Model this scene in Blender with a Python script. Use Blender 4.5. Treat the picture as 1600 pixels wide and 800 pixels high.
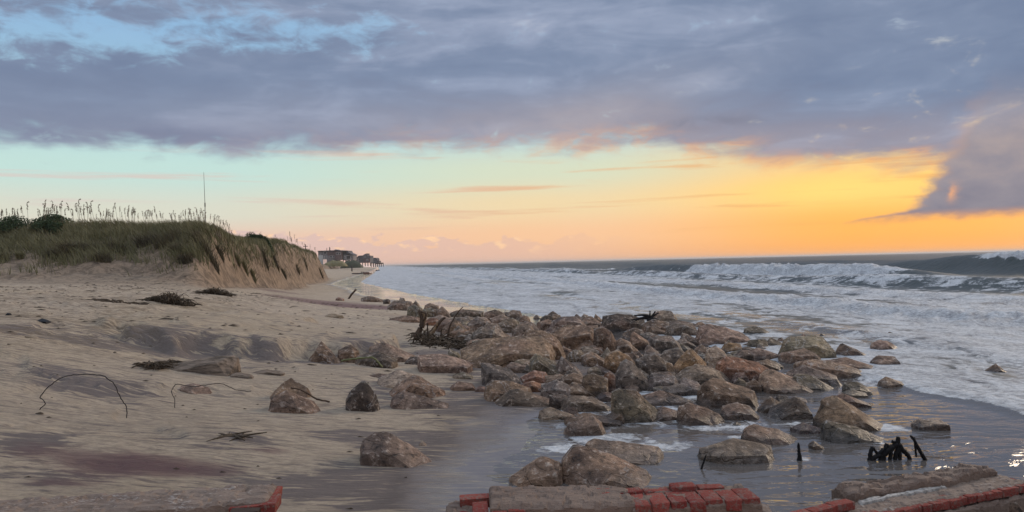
import bpy, bmesh, math, random
import numpy as np
from mathutils import Vector, Matrix

for o in list(bpy.data.objects):
    bpy.data.objects.remove(o)
SC = bpy.context.scene
COL = SC.collection
R = math.radians

# ------------------------------------------------------------------ camera
CAM_Z = 2.3
FPX = 1180.0                      # focal length in pixels of a 1600 px wide frame
PITCH = math.atan(10.4 / FPX)
ROLL = math.atan(0.0232)
Fv = Vector((0, math.cos(PITCH), math.sin(PITCH)))
U0 = Vector((0, -math.sin(PITCH), math.cos(PITCH)))
R0 = Vector((1, 0, 0))
Rv = R0 * math.cos(ROLL) - U0 * math.sin(ROLL)
Uv = U0 * math.cos(ROLL) + R0 * math.sin(ROLL)
cam = bpy.data.cameras.new('camera')
cam.sensor_width = 36.0
cam.lens = 36.0 * FPX / 1600.0
cam.clip_start = 0.1
cam.clip_end = 60000
camo = bpy.data.objects.new('camera', cam)
m = Matrix.Identity(4)
for i in range(3):
    m[i][0] = Rv[i]; m[i][1] = Uv[i]; m[i][2] = -Fv[i]
m[2][3] = CAM_Z
camo.matrix_world = m
COL.objects.link(camo)
SC.camera = camo

SC.view_settings.view_transform = 'Standard'
SC.view_settings.look = 'None'
SC.view_settings.gamma = 1.0
SC.view_settings.exposure = 0.2
SC.view_settings.use_curve_mapping = False
SC.cycles.use_denoising = True
SC.cycles.max_bounces = 6
SC.cycles.diffuse_bounces = 3
SC.cycles.glossy_bounces = 3
SC.cycles.transmission_bounces = 4
SC.cycles.transparent_max_bounces = 6
SC.cycles.volume_bounces = 0
SC.cycles.sample_clamp_direct = 2.5
SC.cycles.sample_clamp_indirect = 2.5
SC.cycles.caustics_reflective = False
SC.cycles.caustics_refractive = False

SUN_AZ, SUN_EL = 50.0, 20.0        # degrees right of the view axis, above the horizon

# ------------------------------------------------------------------ node shorthand
class S:
    """a node socket with arithmetic"""
    def __init__(s, g, sock): s.g = g; s.k = sock
    def __add__(a, b): return a.g.m('ADD', a, b)
    __radd__ = __add__
    def __mul__(a, b): return a.g.m('MULTIPLY', a, b)
    __rmul__ = __mul__
    def __sub__(a, b): return a.g.m('SUBTRACT', a, b)
    def __rsub__(a, b): return a.g.m('SUBTRACT', b, a)
    def __truediv__(a, b): return a.g.m('DIVIDE', a, b)
    def __rtruediv__(a, b): return a.g.m('DIVIDE', b, a)
    def __neg__(a): return a.g.m('MULTIPLY', a, -1.0)

class G:
    def __init__(s, tree):
        s.t = tree; s.n = tree.nodes; s.l = tree.links
    def put(s, sock, v):
        if isinstance(v, S): s.l.new(v.k, sock)
        elif isinstance(v, (tuple, list)):
            v = tuple(v)
            if sock.type == 'RGBA' and len(v) == 3: v = v + (1.0,)
            sock.default_value = v
        else: sock.default_value = v
    def m(s, op, a, b=0.0, c=None, clamp=False):
        n = s.n.new('ShaderNodeMath'); n.operation = op; n.use_clamp = clamp
        s.put(n.inputs[0], a); s.put(n.inputs[1], b)
        if c is not None: s.put(n.inputs[2], c)
        return S(s, n.outputs[0])
    def mx(s, a, b): return s.m('MAXIMUM', a, b)
    def mn(s, a, b): return s.m('MINIMUM', a, b)
    def sat(s, a): return s.m('ADD', a, 0.0, clamp=True)
    def exp(s, a): return s.m('EXPONENT', a)
    def pw(s, a, b): return s.m('POWER', a, b)
    def ss(s, a, lo, hi, o0=0.0, o1=1.0):
        n = s.n.new('ShaderNodeMapRange'); n.interpolation_type = 'SMOOTHSTEP'
        s.put(n.inputs[0], a); s.put(n.inputs[1], lo); s.put(n.inputs[2], hi)
        n.inputs[3].default_value = o0; n.inputs[4].default_value = o1
        return S(s, n.outputs[0])
    def lin(s, a, lo, hi, o0=0.0, o1=1.0):
        n = s.n.new('ShaderNodeMapRange'); n.clamp = True
        s.put(n.inputs[0], a); s.put(n.inputs[1], lo); s.put(n.inputs[2], hi)
        n.inputs[3].default_value = o0; n.inputs[4].default_value = o1
        return S(s, n.outputs[0])
    def blob(s, x, y, cx, cy, rx, ry):
        dx = (x - cx) * (1.0 / rx); dy = (y - cy) * (1.0 / ry)
        return s.exp(-(dx * dx + dy * dy))
    def sep(s, v):
        n = s.n.new('ShaderNodeSeparateXYZ'); s.put(n.inputs[0], v)
        return [S(s, n.outputs[i]) for i in range(3)]
    def vec(s, x, y, z=0.0):
        n = s.n.new('ShaderNodeCombineXYZ')
        s.put(n.inputs[0], x); s.put(n.inputs[1], y); s.put(n.inputs[2], z)
        return S(s, n.outputs[0])
    def vscale(s, v, k):
        n = s.n.new('ShaderNodeVectorMath'); n.operation = 'MULTIPLY'
        s.put(n.inputs[0], v); n.inputs[1].default_value = k if isinstance(k, tuple) else (k, k, k)
        return S(s, n.outputs[0])
    def vadd(s, a, b):
        n = s.n.new('ShaderNodeVectorMath'); n.operation = 'ADD'
        s.put(n.inputs[0], a); s.put(n.inputs[1], b); return S(s, n.outputs[0])
    def noise(s, v, scale=1.0, detail=4.0, rough=0.55, dist=0.0, color=False):
        n = s.n.new('ShaderNodeTexNoise'); n.noise_dimensions = '3D'
        s.put(n.inputs['Vector'], v); n.inputs['Scale'].default_value = scale
        n.inputs['Detail'].default_value = detail; n.inputs['Roughness'].default_value = rough
        n.inputs['Distortion'].default_value = dist
        return S(s, n.outputs['Color' if color else 'Fac'])
    def voro(s, v, scale=1.0, feature='F1', rnd=1.0, out='Distance'):
        n = s.n.new('ShaderNodeTexVoronoi'); n.feature = feature
        s.put(n.inputs['Vector'], v); n.inputs['Scale'].default_value = scale
        n.inputs['Randomness'].default_value = rnd
        return S(s, n.outputs[out])
    def mix(s, f, a, b, mode='MIX'):
        n = s.n.new('ShaderNodeMix'); n.data_type = 'RGBA'; n.blend_type = mode
        n.clamp_factor = True
        s.put(n.inputs[0], f); s.put(n.inputs[6], a); s.put(n.inputs[7], b)
        return S(s, n.outputs[2])
    def ramp(s, f, stops, interp='LINEAR'):
        n = s.n.new('ShaderNodeValToRGB'); s.put(n.inputs[0], f)
        r = n.color_ramp; r.interpolation = interp
        while len(r.elements) < len(stops): r.elements.new(0.5)
        for e, (p, c) in zip(r.elements, stops):
            e.position = p
            e.color = (c, c, c, 1) if isinstance(c, (int, float)) else tuple(c) + (1,)
        return S(s, n.outputs[0])
    def attr(s, name, out='Fac'):
        n = s.n.new('ShaderNodeAttribute'); n.attribute_name = name
        return S(s, n.outputs[out])
    def pos(s):
        n = s.n.new('ShaderNodeNewGeometry'); return S(s, n.outputs['Position'])
    def normal(s):
        n = s.n.new('ShaderNodeNewGeometry'); return S(s, n.outputs['Normal'])
    def objc(s):
        n = s.n.new('ShaderNodeTexCoord'); return S(s, n.outputs['Object'])
    def oinfo(s, out):
        n = s.n.new('ShaderNodeObjectInfo'); return S(s, n.outputs[out])
    def bump(s, h, strength=0.5, dist=0.02, normal=None):
        n = s.n.new('ShaderNodeBump'); s.put(n.inputs['Height'], h)
        s.put(n.inputs['Strength'], strength); s.put(n.inputs['Distance'], dist)
        if normal is not None: s.put(n.inputs['Normal'], normal)
        return S(s, n.outputs[0])
    def bsdf(s, color, rough=0.8, spec=0.3, normal=None, ior=1.45, **kw):
        n = s.n.new('ShaderNodeBsdfPrincipled')
        s.put(n.inputs['Base Color'], color); s.put(n.inputs['Roughness'], rough)
        s.put(n.inputs['Specular IOR Level'], spec); n.inputs['IOR'].default_value = ior
        if normal is not None: s.put(n.inputs['Normal'], normal)
        for k, v in kw.items(): s.put(n.inputs[k], v)
        return S(s, n.outputs[0])
    def mixs(s, f, a, b):
        n = s.n.new('ShaderNodeMixShader'); s.put(n.inputs[0], f)
        s.put(n.inputs[1], a); s.put(n.inputs[2], b); return S(s, n.outputs[0])

def new_mat(name):
    mt = bpy.data.materials.new(name); mt.use_nodes = True
    t = mt.node_tree
    t.nodes.clear()
    g = G(t)
    out = t.nodes.new('ShaderNodeOutputMaterial')
    def fin(sh): t.links.new(sh.k, out.inputs[0]); return mt
    return g, fin

def srgb(r, g, b):
    f = lambda c: (c / 255 / 12.92) if c / 255 < 0.04045 else ((c / 255 + 0.055) / 1.055) ** 2.4
    return (f(r), f(g), f(b))
# ------------------------------------------------------------------ sky and sun
def build_world():
    w = bpy.data.worlds.new('World'); SC.world = w; w.use_nodes = True
    t = w.node_tree; t.nodes.clear(); g = G(t)
    tc = t.nodes.new('ShaderNodeTexCoord')
    d = S(g, tc.outputs['Generated'])
    x, y, z = g.sep(d)
    a = g.m('ARCTAN2', x, y) * (180 / math.pi)             # azimuth, degrees to the right
    e = g.m('ARCSINE', z) * (180 / math.pi)                # elevation, degrees
    ep = g.mx(e, 0.0)
    aa = g.m('ABSOLUTE', a - 28.0)                          # away from the sun's azimuth
    near = g.ss(aa, 62.0, 2.0)                              # 1 towards the sun
    # clear air: three vertical ramps (away from, beside and towards the sun)
    h = ep * (1 / 45.0)
    def rp(st): return g.ramp(h, [(p / 45.0, srgb(*c)) for p, c in st], 'EASE')
    left = rp([(0, (214, 178, 170)), (2.0, (222, 190, 172)), (4.0, (208, 208, 192)), (7.0, (186, 214, 207)),
               (11, (164, 200, 215)), (17, (140, 180, 214)), (40, (106, 146, 196))])
    mid = rp([(0, (232, 178, 138)), (2.0, (238, 190, 148)), (4.4, (230, 206, 162)), (6.8, (206, 212, 186)),
              (10, (178, 204, 208)), (17, (150, 182, 208)), (40, (110, 148, 196))])
    right = rp([(0, (246, 164, 72)), (2.2, (250, 176, 80)), (4.6, (252, 198, 104)), (6.8, (240, 198, 128)),
                (9, (220, 200, 168)), (17, (160, 180, 200)), (40, (114, 148, 192))])
    k1 = g.ss(aa, 52.0, 24.0); k2 = g.ss(aa, 24.0, 3.0)
    clear = g.mix(k2, g.mix(k1, left, mid), right)
    clear = g.mix(g.blob(a, e, 23.5, 4.6, 6.0, 1.1) * 0.7, clear, srgb(255, 214, 116))
    # physical sky takes a share of the clear air
    nis = t.nodes.new('ShaderNodeTexSky'); nis.sky_type = 'NISHITA'; nis.sun_disc = False
    nis.sun_elevation = R(SUN_EL); nis.sun_rotation = R(SUN_AZ)
    nsky = g.vscale(S(g, nis.outputs[0]), 0.10)
    clear = g.mix(0.03, clear, nsky)
    # ---- thin streaks low down
    sv = g.vec(a * 0.055, e * 1.15, 3.0)
    st = g.noise(sv, 1.0, 5.0, 0.55, 0.3)
    stm = g.ss(st, 0.55, 0.72) * g.ss(e, 1.2, 3.5) * g.ss(e, 11.0, 7.5)
    scol = g.mix(near, srgb(206, 190, 184), srgb(226, 160, 92))
    sky = g.mix(stm * 0.75, clear, scol)
    # ---- far cumulus bank along the horizon, away from the sun
    cv = g.vec(a * 0.42, e * 0.9, 0.0)
    cn = g.noise(cv, 1.0, 5.0, 0.6, 0.2)
    ctop = 1.9 + (cn - 0.5) * 4.2 + g.ss(a, -8.0, -20.0) * 0.9
    cm = g.ss(ctop - e, -0.03, 0.25) * g.ss(a, 12.0, -2.0)
    lit = g.ss(g.noise(g.vec(a * 0.75, e * 1.7, 7.0), 1.0, 3.0, 0.5), 0.53, 0.68) * g.ss(ctop - e, 1.7, 0.1)
    ccol = g.mix(lit, g.mix(near, srgb(204, 182, 182), srgb(232, 180, 142)), srgb(247, 205, 160))
    ccol = g.mix(g.ss(e, 1.4, 0.0) * 0.7, ccol, srgb(224, 182, 160))
    sky = g.mix(cm * 0.85, sky, ccol)
    # ---- the cloud deck, noise on a flat layer so that it foreshortens towards the horizon
    inv = 1.0 / (g.mx(z, 0.0) + 0.11)
    dk = g.vec(x * inv, y * inv, 0.0)
    n1 = g.noise(g.vscale(dk, (0.42, 0.62, 1)), 1.0, 4.0, 0.48, 0.5)
    n2 = g.noise(g.vadd(g.vscale(dk, (0.75, 1.15, 1)), (5.2, 1.7, 3.0)), 1.0, 4.0, 0.52, 0.5)
    n3 = g.noise(g.vec(a * 0.11, e * 0.42, 9.0), 1.0, 4.0, 0.56, 0.5)
    n4 = g.noise(g.vec(a * 0.34, e * 0.75, 2.0), 1.0, 5.0, 0.6, 0.4)
    edge = g.ramp(g.lin(a, -40.0, 40.0), [(0.0, 0.86), (0.50, 0.93), (0.60, 0.90), (0.70, 0.76), (0.80, 0.66), (0.855, 0.60), (0.90, 0.55), (1.0, 0.52)], 'EASE') * 9.0
    b = e - edge + (n3 - 0.5) * 4.0 + (n4 - 0.5) * 2.8
    cover = g.ss(b, -0.5, 1.6)
    gap = g.blob(a, e, -30, 15.6, 9.5, 2.4) * 0.52 + g.blob(a, e, -15, 16.6, 8.0, 1.6) * 0.52 \
        + g.blob(a, e, 33, 13.0, 7, 1.6) * 0.12 + g.blob(a, e, 6, 10.4, 8, 0.8) * 0.10 + g.ss(e, 22.0, 60.0) * 0.22
    op = g.ss(gap + (n2 - 0.5) * 0.9 + (n4 - 0.5) * 1.5 + (n3 - 0.5) * 0.5, 0.20, 0.66)
    cover = cover * (1.0 - op * 0.85)
    dark = g.ss(n1 * 0.46 + n2 * 0.16 + n3 * 0.30 + n4 * 0.08, 0.36, 0.66)
    base = g.ramp(dark, [(0.0, srgb(106, 121, 148)), (0.45, srgb(121, 135, 160)), (0.8, srgb(144, 155, 178)), (1.0, srgb(172, 178, 194))])
    # warm light on the undersides: strongest low down and towards the sun
    wl = g.ss(b, 6.0, 0.0)
    warm = g.mix(near, srgb(168, 162, 168), srgb(184, 158, 148))
    base = g.mix(wl * (0.15 + 0.6 * n4) * g.ss(a, -36.0, 4.0, 0.45, 1.0), base, warm)
    base = g.mix(g.blob(a - (e - 10.0) * 2.4, e, 4.0, 10.0, 7.0, 3.4) * (0.25 + n4) * 0.6, base, srgb(172, 164, 168))
    base = g.mix(g.blob(a, e, -24.0, 9.3, 16.0, 1.0) * g.ss(n3, .4, .6) * .55, base, srgb(112, 118, 142))
    base = g.mix(g.blob(a, e, 15.0, 9.9, 4.0, 0.45) * g.ss(n4, .38, .58) * .6, base, srgb(118, 120, 136))
    fire = g.ss(b, 2.2, 0.0) * near * g.ss(n4, 0.40, 0.60)
    base = g.mix(fire * 0.8, base, srgb(244, 170, 96))
    sky = g.mix(cover, sky, base)
    # ---- the heavy cloud that hangs down over the sea on the right
    bn = g.noise(g.vec(a * 0.5, e * 0.9, 5.0), 1.0, 5.0, 0.58, 0.15)
    bd = g.mn(a - 28.3 + (e - 4.0) * -0.55 + g.ss(e, 3.1, 2.2) * 3.6, (e - 2.15) * 2.2) + (bn - 0.5) * 2.6
    bm = g.ss(bd, -0.3, 1.2) * g.ss(e, 12.0, 6.0) * g.ss(a, 75.0, 50.0)
    bc = g.ramp(bn * 0.7 + g.ss(e, 2.0, 7.0) * 0.35, [(0.2, srgb(122, 120, 134)), (0.55, srgb(142, 136, 144)), (0.9, srgb(166, 152, 150))])
    rim = g.ss(bd, 1.5, 0.1)
    bc = g.mix(rim * 0.45, bc, srgb(206, 156, 122))
    bc = g.mix(g.ss(e, 3.0, 2.2) * 0.5, bc, srgb(226, 150, 88))
    bc = g.mix(g.blob(a + (n4 - 0.5) * 3, e, 30.6, 3.9, 0.35, 0.5) * 0.7, bc, srgb(236, 168, 116))
    sky = g.mix(bm, sky, bc)
    # an overcast sky brightens towards the zenith
    gain = g.ss(z, 0.30, 0.9) * 2.3 + 1.0
    sky = g.vscale2(sky, gain)
    sky = g.mix(g.ss(z, 0.30, 0.75), sky, g.mix(1.0, sky, (1.12, 1.0, .84), 'MULTIPLY'))
    bg = t.nodes.new('ShaderNodeBackground'); g.put(bg.inputs[0], sky); bg.inputs[1].default_value = 1.0
    o = t.nodes.new('ShaderNodeOutputWorld'); t.links.new(bg.outputs[0], o.inputs[0])
    w.cycles.sampling_method = 'MANUAL'; w.cycles.sample_map_resolution = 512

def _vs2(s, v, k):
    n = s.n.new('ShaderNodeVectorMath'); n.operation = 'SCALE'
    s.put(n.inputs[0], v); s.put(n.inputs['Scale'], k); return S(s, n.outputs[0])
G.vscale2 = _vs2
build_world()

sun = bpy.data.lights.new('sun', 'SUN')
sun.energy = 1.5; sun.angle = R(24); sun.color = (1.0, 0.80, 0.58)
suno = bpy.data.objects.new('sun', sun); COL.objects.link(suno)
sd = Vector((math.sin(R(SUN_AZ)) * math.cos(R(SUN_EL)), math.cos(R(SUN_AZ)) * math.cos(R(SUN_EL)), math.sin(R(SUN_EL))))
suno.rotation_euler = sd.to_track_quat('Z', 'Y').to_euler()
# ------------------------------------------------------------------ numpy noise
_rs = np.random.RandomState(7)
_perm = _rs.permutation(256); _perm = np.concatenate([_perm, _perm, _perm])
_g3 = _rs.normal(size=(256, 3)); _g3 /= np.linalg.norm(_g3, axis=1)[:, None]
def pn(x, y, z=0.0):
    """gradient noise, about -0.7..0.7"""
    x, y, z = np.broadcast_arrays(np.asarray(x, float), np.asarray(y, float), np.asarray(z, float))
    xi = np.floor(x).astype(np.int64); yi = np.floor(y).astype(np.int64); zi = np.floor(z).astype(np.int64)
    xf = x - xi; yf = y - yi; zf = z - zi
    f = lambda t: t * t * t * (t * (t * 6 - 15) + 10)
    u, v, w = f(xf), f(yf), f(zf)
    X = xi & 255; Y = yi & 255; Z = zi & 255
    def gr(dx, dy, dz):
        h = _perm[_perm[_perm[(X + dx) & 255] + ((Y + dy) & 255)] + ((Z + dz) & 255)]
        g = _g3[h]
        return g[..., 0] * (xf - dx) + g[..., 1] * (yf - dy) + g[..., 2] * (zf - dz)
    x00 = gr(0, 0, 0) * (1 - u) + gr(1, 0, 0) * u
    x10 = gr(0, 1, 0) * (1 - u) + gr(1, 1, 0) * u
    x01 = gr(0, 0, 1) * (1 - u) + gr(1, 0, 1) * u
    x11 = gr(0, 1, 1) * (1 - u) + gr(1, 1, 1) * u
    return (x00 * (1 - v) + x10 * v) * (1 - w) + (x01 * (1 - v) + x11 * v) * w
def fbm(x, y, z=0.0, o=4, k=0.5):
    t = 0; a = 1.0; f = 1.0
    for i in range(o):
        t = t + a * pn(x * f + 17.3 * i, y * f - 9.1 * i, np.asarray(z) * f + 3.7 * i); a *= k; f *= 2.03
    return t
def sstep(x, a, b):
    t = np.clip((x - a) / (b - a), 0, 1); return t * t * (3 - 2 * t)

# ------------------------------------------------------------------ coast coordinates
CX, CY = -0.1753, 0.9845          # along the shore, away from the camera
def uv(x, y): return CX * x + CY * y, CY * x - CX * y      # u along shore, v offshore
def xy(u, v): return CX * u + CY * v, CY * u - CX * v

def interp(u, tab):
    a = np.array(tab, float); return np.interp(u, a[:, 0], a[:, 1])
VW = [(-30, .4), (6, .8), (8, 1.15), (10.5, 1.8), (13, 2.7), (16, 3.7), (20, 4.6), (30, 4.6), (45, 2.3), (62, -.5), (103, -5.6), (150, -5), (210, -3.6), (300, -2.8), (460, -1.5), (900, 0), (3000, 0)]
VF = [(-30, 8.6), (14, 8.5), (20, 7.6), (25, 6.8), (30, 6.7), (46, 4.3), (62, 2.0), (108, -2.6), (200, -1.6), (300, -1.0), (460, 0), (3000, 2)]
PROF = [(-200, 2.4), (-40, 2.3), (-23, 1.92), (-15, 1.6), (-10.5, 1.22), (-9, 1.0), (-6, .42), (-4, .22), (-2, .085), (0, .01), (3, -.09), (8, -.35), (30, -2.5), (300, -8)]
SCARP = [(0, -7), (38, -8.0), (45, -8.2), (50, -8.6), (54, -8.8), (60, -7.4), (72, -6.9), (82, -7.4), (89, -9.4), (95, -7.8), (121, -7.4), (138, -8.4), (165, -13), (185, -20), (240, -30), (300, -27), (400, -22), (900, -18)]
CREST = [(0, 5.2), (50, 5.0), (55, 4.7), (62, 4.5), (72, 5.0), (82, 5.1), (90, 4.6), (98, 5.0), (112, 5.0), (125, 4.5), (140, 3.6), (165, 2.6), (200, 2.0), (330, 3.0), (400, 3.6), (900, 3.6)]
def smooth_interp(u, tab, w):
    return sum(interp(u + d * w, tab) for d in (-1, -.5, 0, .5, 1)) / 5

SLUMP = []
def height(x, y, fine=True):
    x = np.asarray(x, float); y = np.asarray(y, float)
    u, v = uv(x, y)
    vw = smooth_interp(u, VW, 2.5)
    dv = v - vw + 0.9 * pn(u * .11, v * .11, 1.5)
    z = smooth_interp(dv, PROF, 1.2)
    far = sstep(u, 120, 200)
    z = z * (1 - .35 * far * (dv < 0))
    # low undulations
    land = sstep(dv, 2.0, -3.0)
    z = z + .05 * pn(x * .23, y * .23, 3.1) * (0.12 + land) + .018 * fbm(x * .9, y * .55, 5.0, 2)
    # the eroded sand ledge in the middle of the beach
    a = (x + 6.3) / 3.4; b = (y - 17.6) / 2.6
    ed = 1 - np.sqrt(a * a + b * b) + .35 * fbm(x * .8, y * .8, 8.0, 3)
    z = z + .32 * sstep(ed, 0.0, .10) * sstep(a, -1.2, 0.1) - .05 * sstep(ed, -.35, -.02) * sstep(ed, .06, -.02)
    # low steps cut by the last tide
    tf = fbm(x * .22 + .3 * pn(x, y, 4.), y * .42, 11.0, 3)
    mid_ = sstep(dv, -1.5, -4.5) * sstep(u, 7, 10) * sstep(u, 40, 30)
    z = z + mid_ * (.055 * sstep(tf, .10, .13) + .045 * sstep(tf, -.16, -.135) + .02 * pn(x * 1.6, y * 2.6, 2.0))
    # the mound beneath the rock pile
    mu, mv = (u - 19.5) / 6.0, (v - 3.6) / 2.6
    z = z + .22 * np.exp(-(mu * mu + mv * mv))
    # scour hollows in front of the nearest rocks
    for sx, sy, sr, sdp in SLUMP:
        z = z - sdp * np.exp(-(((x - sx) / sr) ** 2 + ((y - sy) / (sr * .7)) ** 2))
    # dunes: gentle face towards the camera, steep scarp towards the sea
    wob = 1.0 * pn(u * .17, v * .17, 4.4) + .5 * pn(u * .5, v * .5, 2.2)
    si = smooth_interp(u, SCARP, 3.0) - v + 1.1 * wob
    fu = 39.5 - .10 * (v + 8) + 1.6 * wob
    gu = sstep(u - fu, 0.0, 11.5 - 4.5 * sstep(v, -14, -8))
    gs = sstep(si, 0.0, 1.9 + .4 * sstep(u, 60, 100))
    gs = .94 * gs + .06 * sstep(si, 0, 8)
    cr = smooth_interp(u, CREST, 1.5) + .55 * pn(x * .09, y * .09, 6.6) + .18 * pn(x * .4, y * .4, 1.1)
    dn = np.clip(gu * gs, 0, 1)
    rill = np.abs(pn(u * .75, v * .12, 9.9)) * .9 + np.abs(pn(u * 1.7, v * .25, 3.9)) * .4
    dn2 = dn - .34 * rill * dn * (1 - dn) * 4 * .5
    z = np.maximum(z, z + (cr - z) * np.clip(dn2, 0, 1))
    if fine:
        near = np.exp(-np.hypot(x, y) / 40)
        z = z + .012 * fbm(x * 2.2, y * 3.0, 1.0, 3) * land * (1 + 5 * dn * (1 - dn) * 4)
        z = z + .10 * fbm(x * .9, y * .9, 2.0, 4) * dn * (1 - dn) * 4
        z = z + .006 * pn(x * 5 + 2 * pn(x, y, 3.), y * 9, 2.5) * near * sstep(dv, 3, -.5)
    return z
def dune_mask(x, y):
    u, v = uv(x, y)
    wob = 1.0 * pn(u * .17, v * .17, 4.4) + .5 * pn(u * .5, v * .5, 2.2)
    si = smooth_interp(u, SCARP, 3.0) - v + 1.1 * wob
    fu = 39.5 - .10 * (v + 8) + 1.6 * wob
    return si, u - fu
GRID = {}
def hfast(X, Y):
    """height read back from the finished sand sheet"""
    if not GRID: return height(X, Y)
    r = np.maximum(np.hypot(X, Y), 1.61); a = np.degrees(np.arctan2(X, Y))
    fi = np.clip(np.log(r / 1.6) / np.log(1000 / 1.6) * 559, 0, 558.999); fj = np.clip((a + 82) / 144 * 759, 0, 758.999)
    i = fi.astype(int); j = fj.astype(int); di = fi - i; dj = fj - j; Z = GRID['z']
    return (Z[i, j] * (1 - dj) + Z[i, j + 1] * dj) * (1 - di) + (Z[i + 1, j] * (1 - dj) + Z[i + 1, j + 1] * dj) * di
def hz(x, y): return float(hfast(np.array([x]), np.array([y]))[0])

def ray(px, py):
    d = Fv + Rv * ((px - 800) / FPX) + Uv * ((400 - py) / FPX)
    return d                                            # y component is about 1: t is metres ahead
_T = np.geomspace(2.0, 700, 300)
def ground(px, py, lift=0.0):
    """first point of the land under a line of sight"""
    d = ray(px, py)
    T_ = _T
    for _ in range(2):
        X = d.x * T_; Y = d.y * T_; Z = CAM_Z + d.z * T_
        hit = np.nonzero(Z < np.maximum(hfast(X, Y), 0.0) + lift)[0]
        if not len(hit): t = T_[-1]; break
        i = hit[0]; t = T_[i]
        T_ = np.linspace(T_[max(0, i - 1)], T_[i], 12)
    return Vector((d.x * t, d.y * t, CAM_Z + d.z * t))
def at(px, py, dist):
    """the point of a line of sight that lies dist metres ahead"""
    d = ray(px, py); t = dist / d.y
    return Vector((d.x * t, dist, CAM_Z + d.z * t))

# ------------------------------------------------------------------ object helpers
def mesh_np(name, V, F, smooth=True, sharp=None):
    me = bpy.data.meshes.new(name)
    V = np.asarray(V, np.float32); F = np.asarray(F, np.int32)
    me.vertices.add(len(V)); me.vertices.foreach_set('co', V.ravel())
    k = F.shape[1]
    me.loops.add(F.size); me.loops.foreach_set('vertex_index', F.ravel())
    me.polygons.add(len(F))
    me.polygons.foreach_set('loop_start', np.arange(0, F.size, k, dtype=np.int32))
    me.polygons.foreach_set('use_smooth', np.full(len(F), smooth))
    me.update(calc_edges=True); me.validate()
    if sharp: me.set_sharp_from_angle(angle=R(sharp))
    return me
def link(name, me, mat=None, parent=None, loc=None):
    o = bpy.data.objects.new(name, me)
    COL.objects.link(o)
    if mat is not None and me is not None:
        if not len(me.materials): me.materials.append(mat)
    if parent is not None: o.parent = parent
    if loc is not None: o.location = loc
    return o
def tag(o, label=None, cat=None, group=None, kind=None):
    if label: o['label'] = label
    if cat: o['category'] = cat
    if group: o['group'] = group
    if kind: o['kind'] = kind
    return o
def empty(name, loc, rz=0.0):
    o = bpy.data.objects.new(name, None); o.empty_display_size = .2
    COL.objects.link(o); o.location = loc; o.rotation_euler = (0, 0, rz); return o
def add_attr(me, name, vals):
    at_ = me.attributes.new(name, 'FLOAT', 'POINT'); at_.data.foreach_set('value', np.asarray(vals, np.float32).ravel())
def polar(r0, r1, nr, a0, a1, na):
    r = np.geomspace(r0, r1, nr); a = np.radians(np.linspace(a0, a1, na))
    X = (r[:, None] * np.sin(a)[None, :]).ravel(); Y = (r[:, None] * np.cos(a)[None, :]).ravel()
    i = np.arange(nr - 1)[:, None] * na + np.arange(na - 1)[None, :]
    F = np.stack([i, i + 1, i + na + 1, i + na], -1).reshape(-1, 4)
    return X, Y, F

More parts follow.
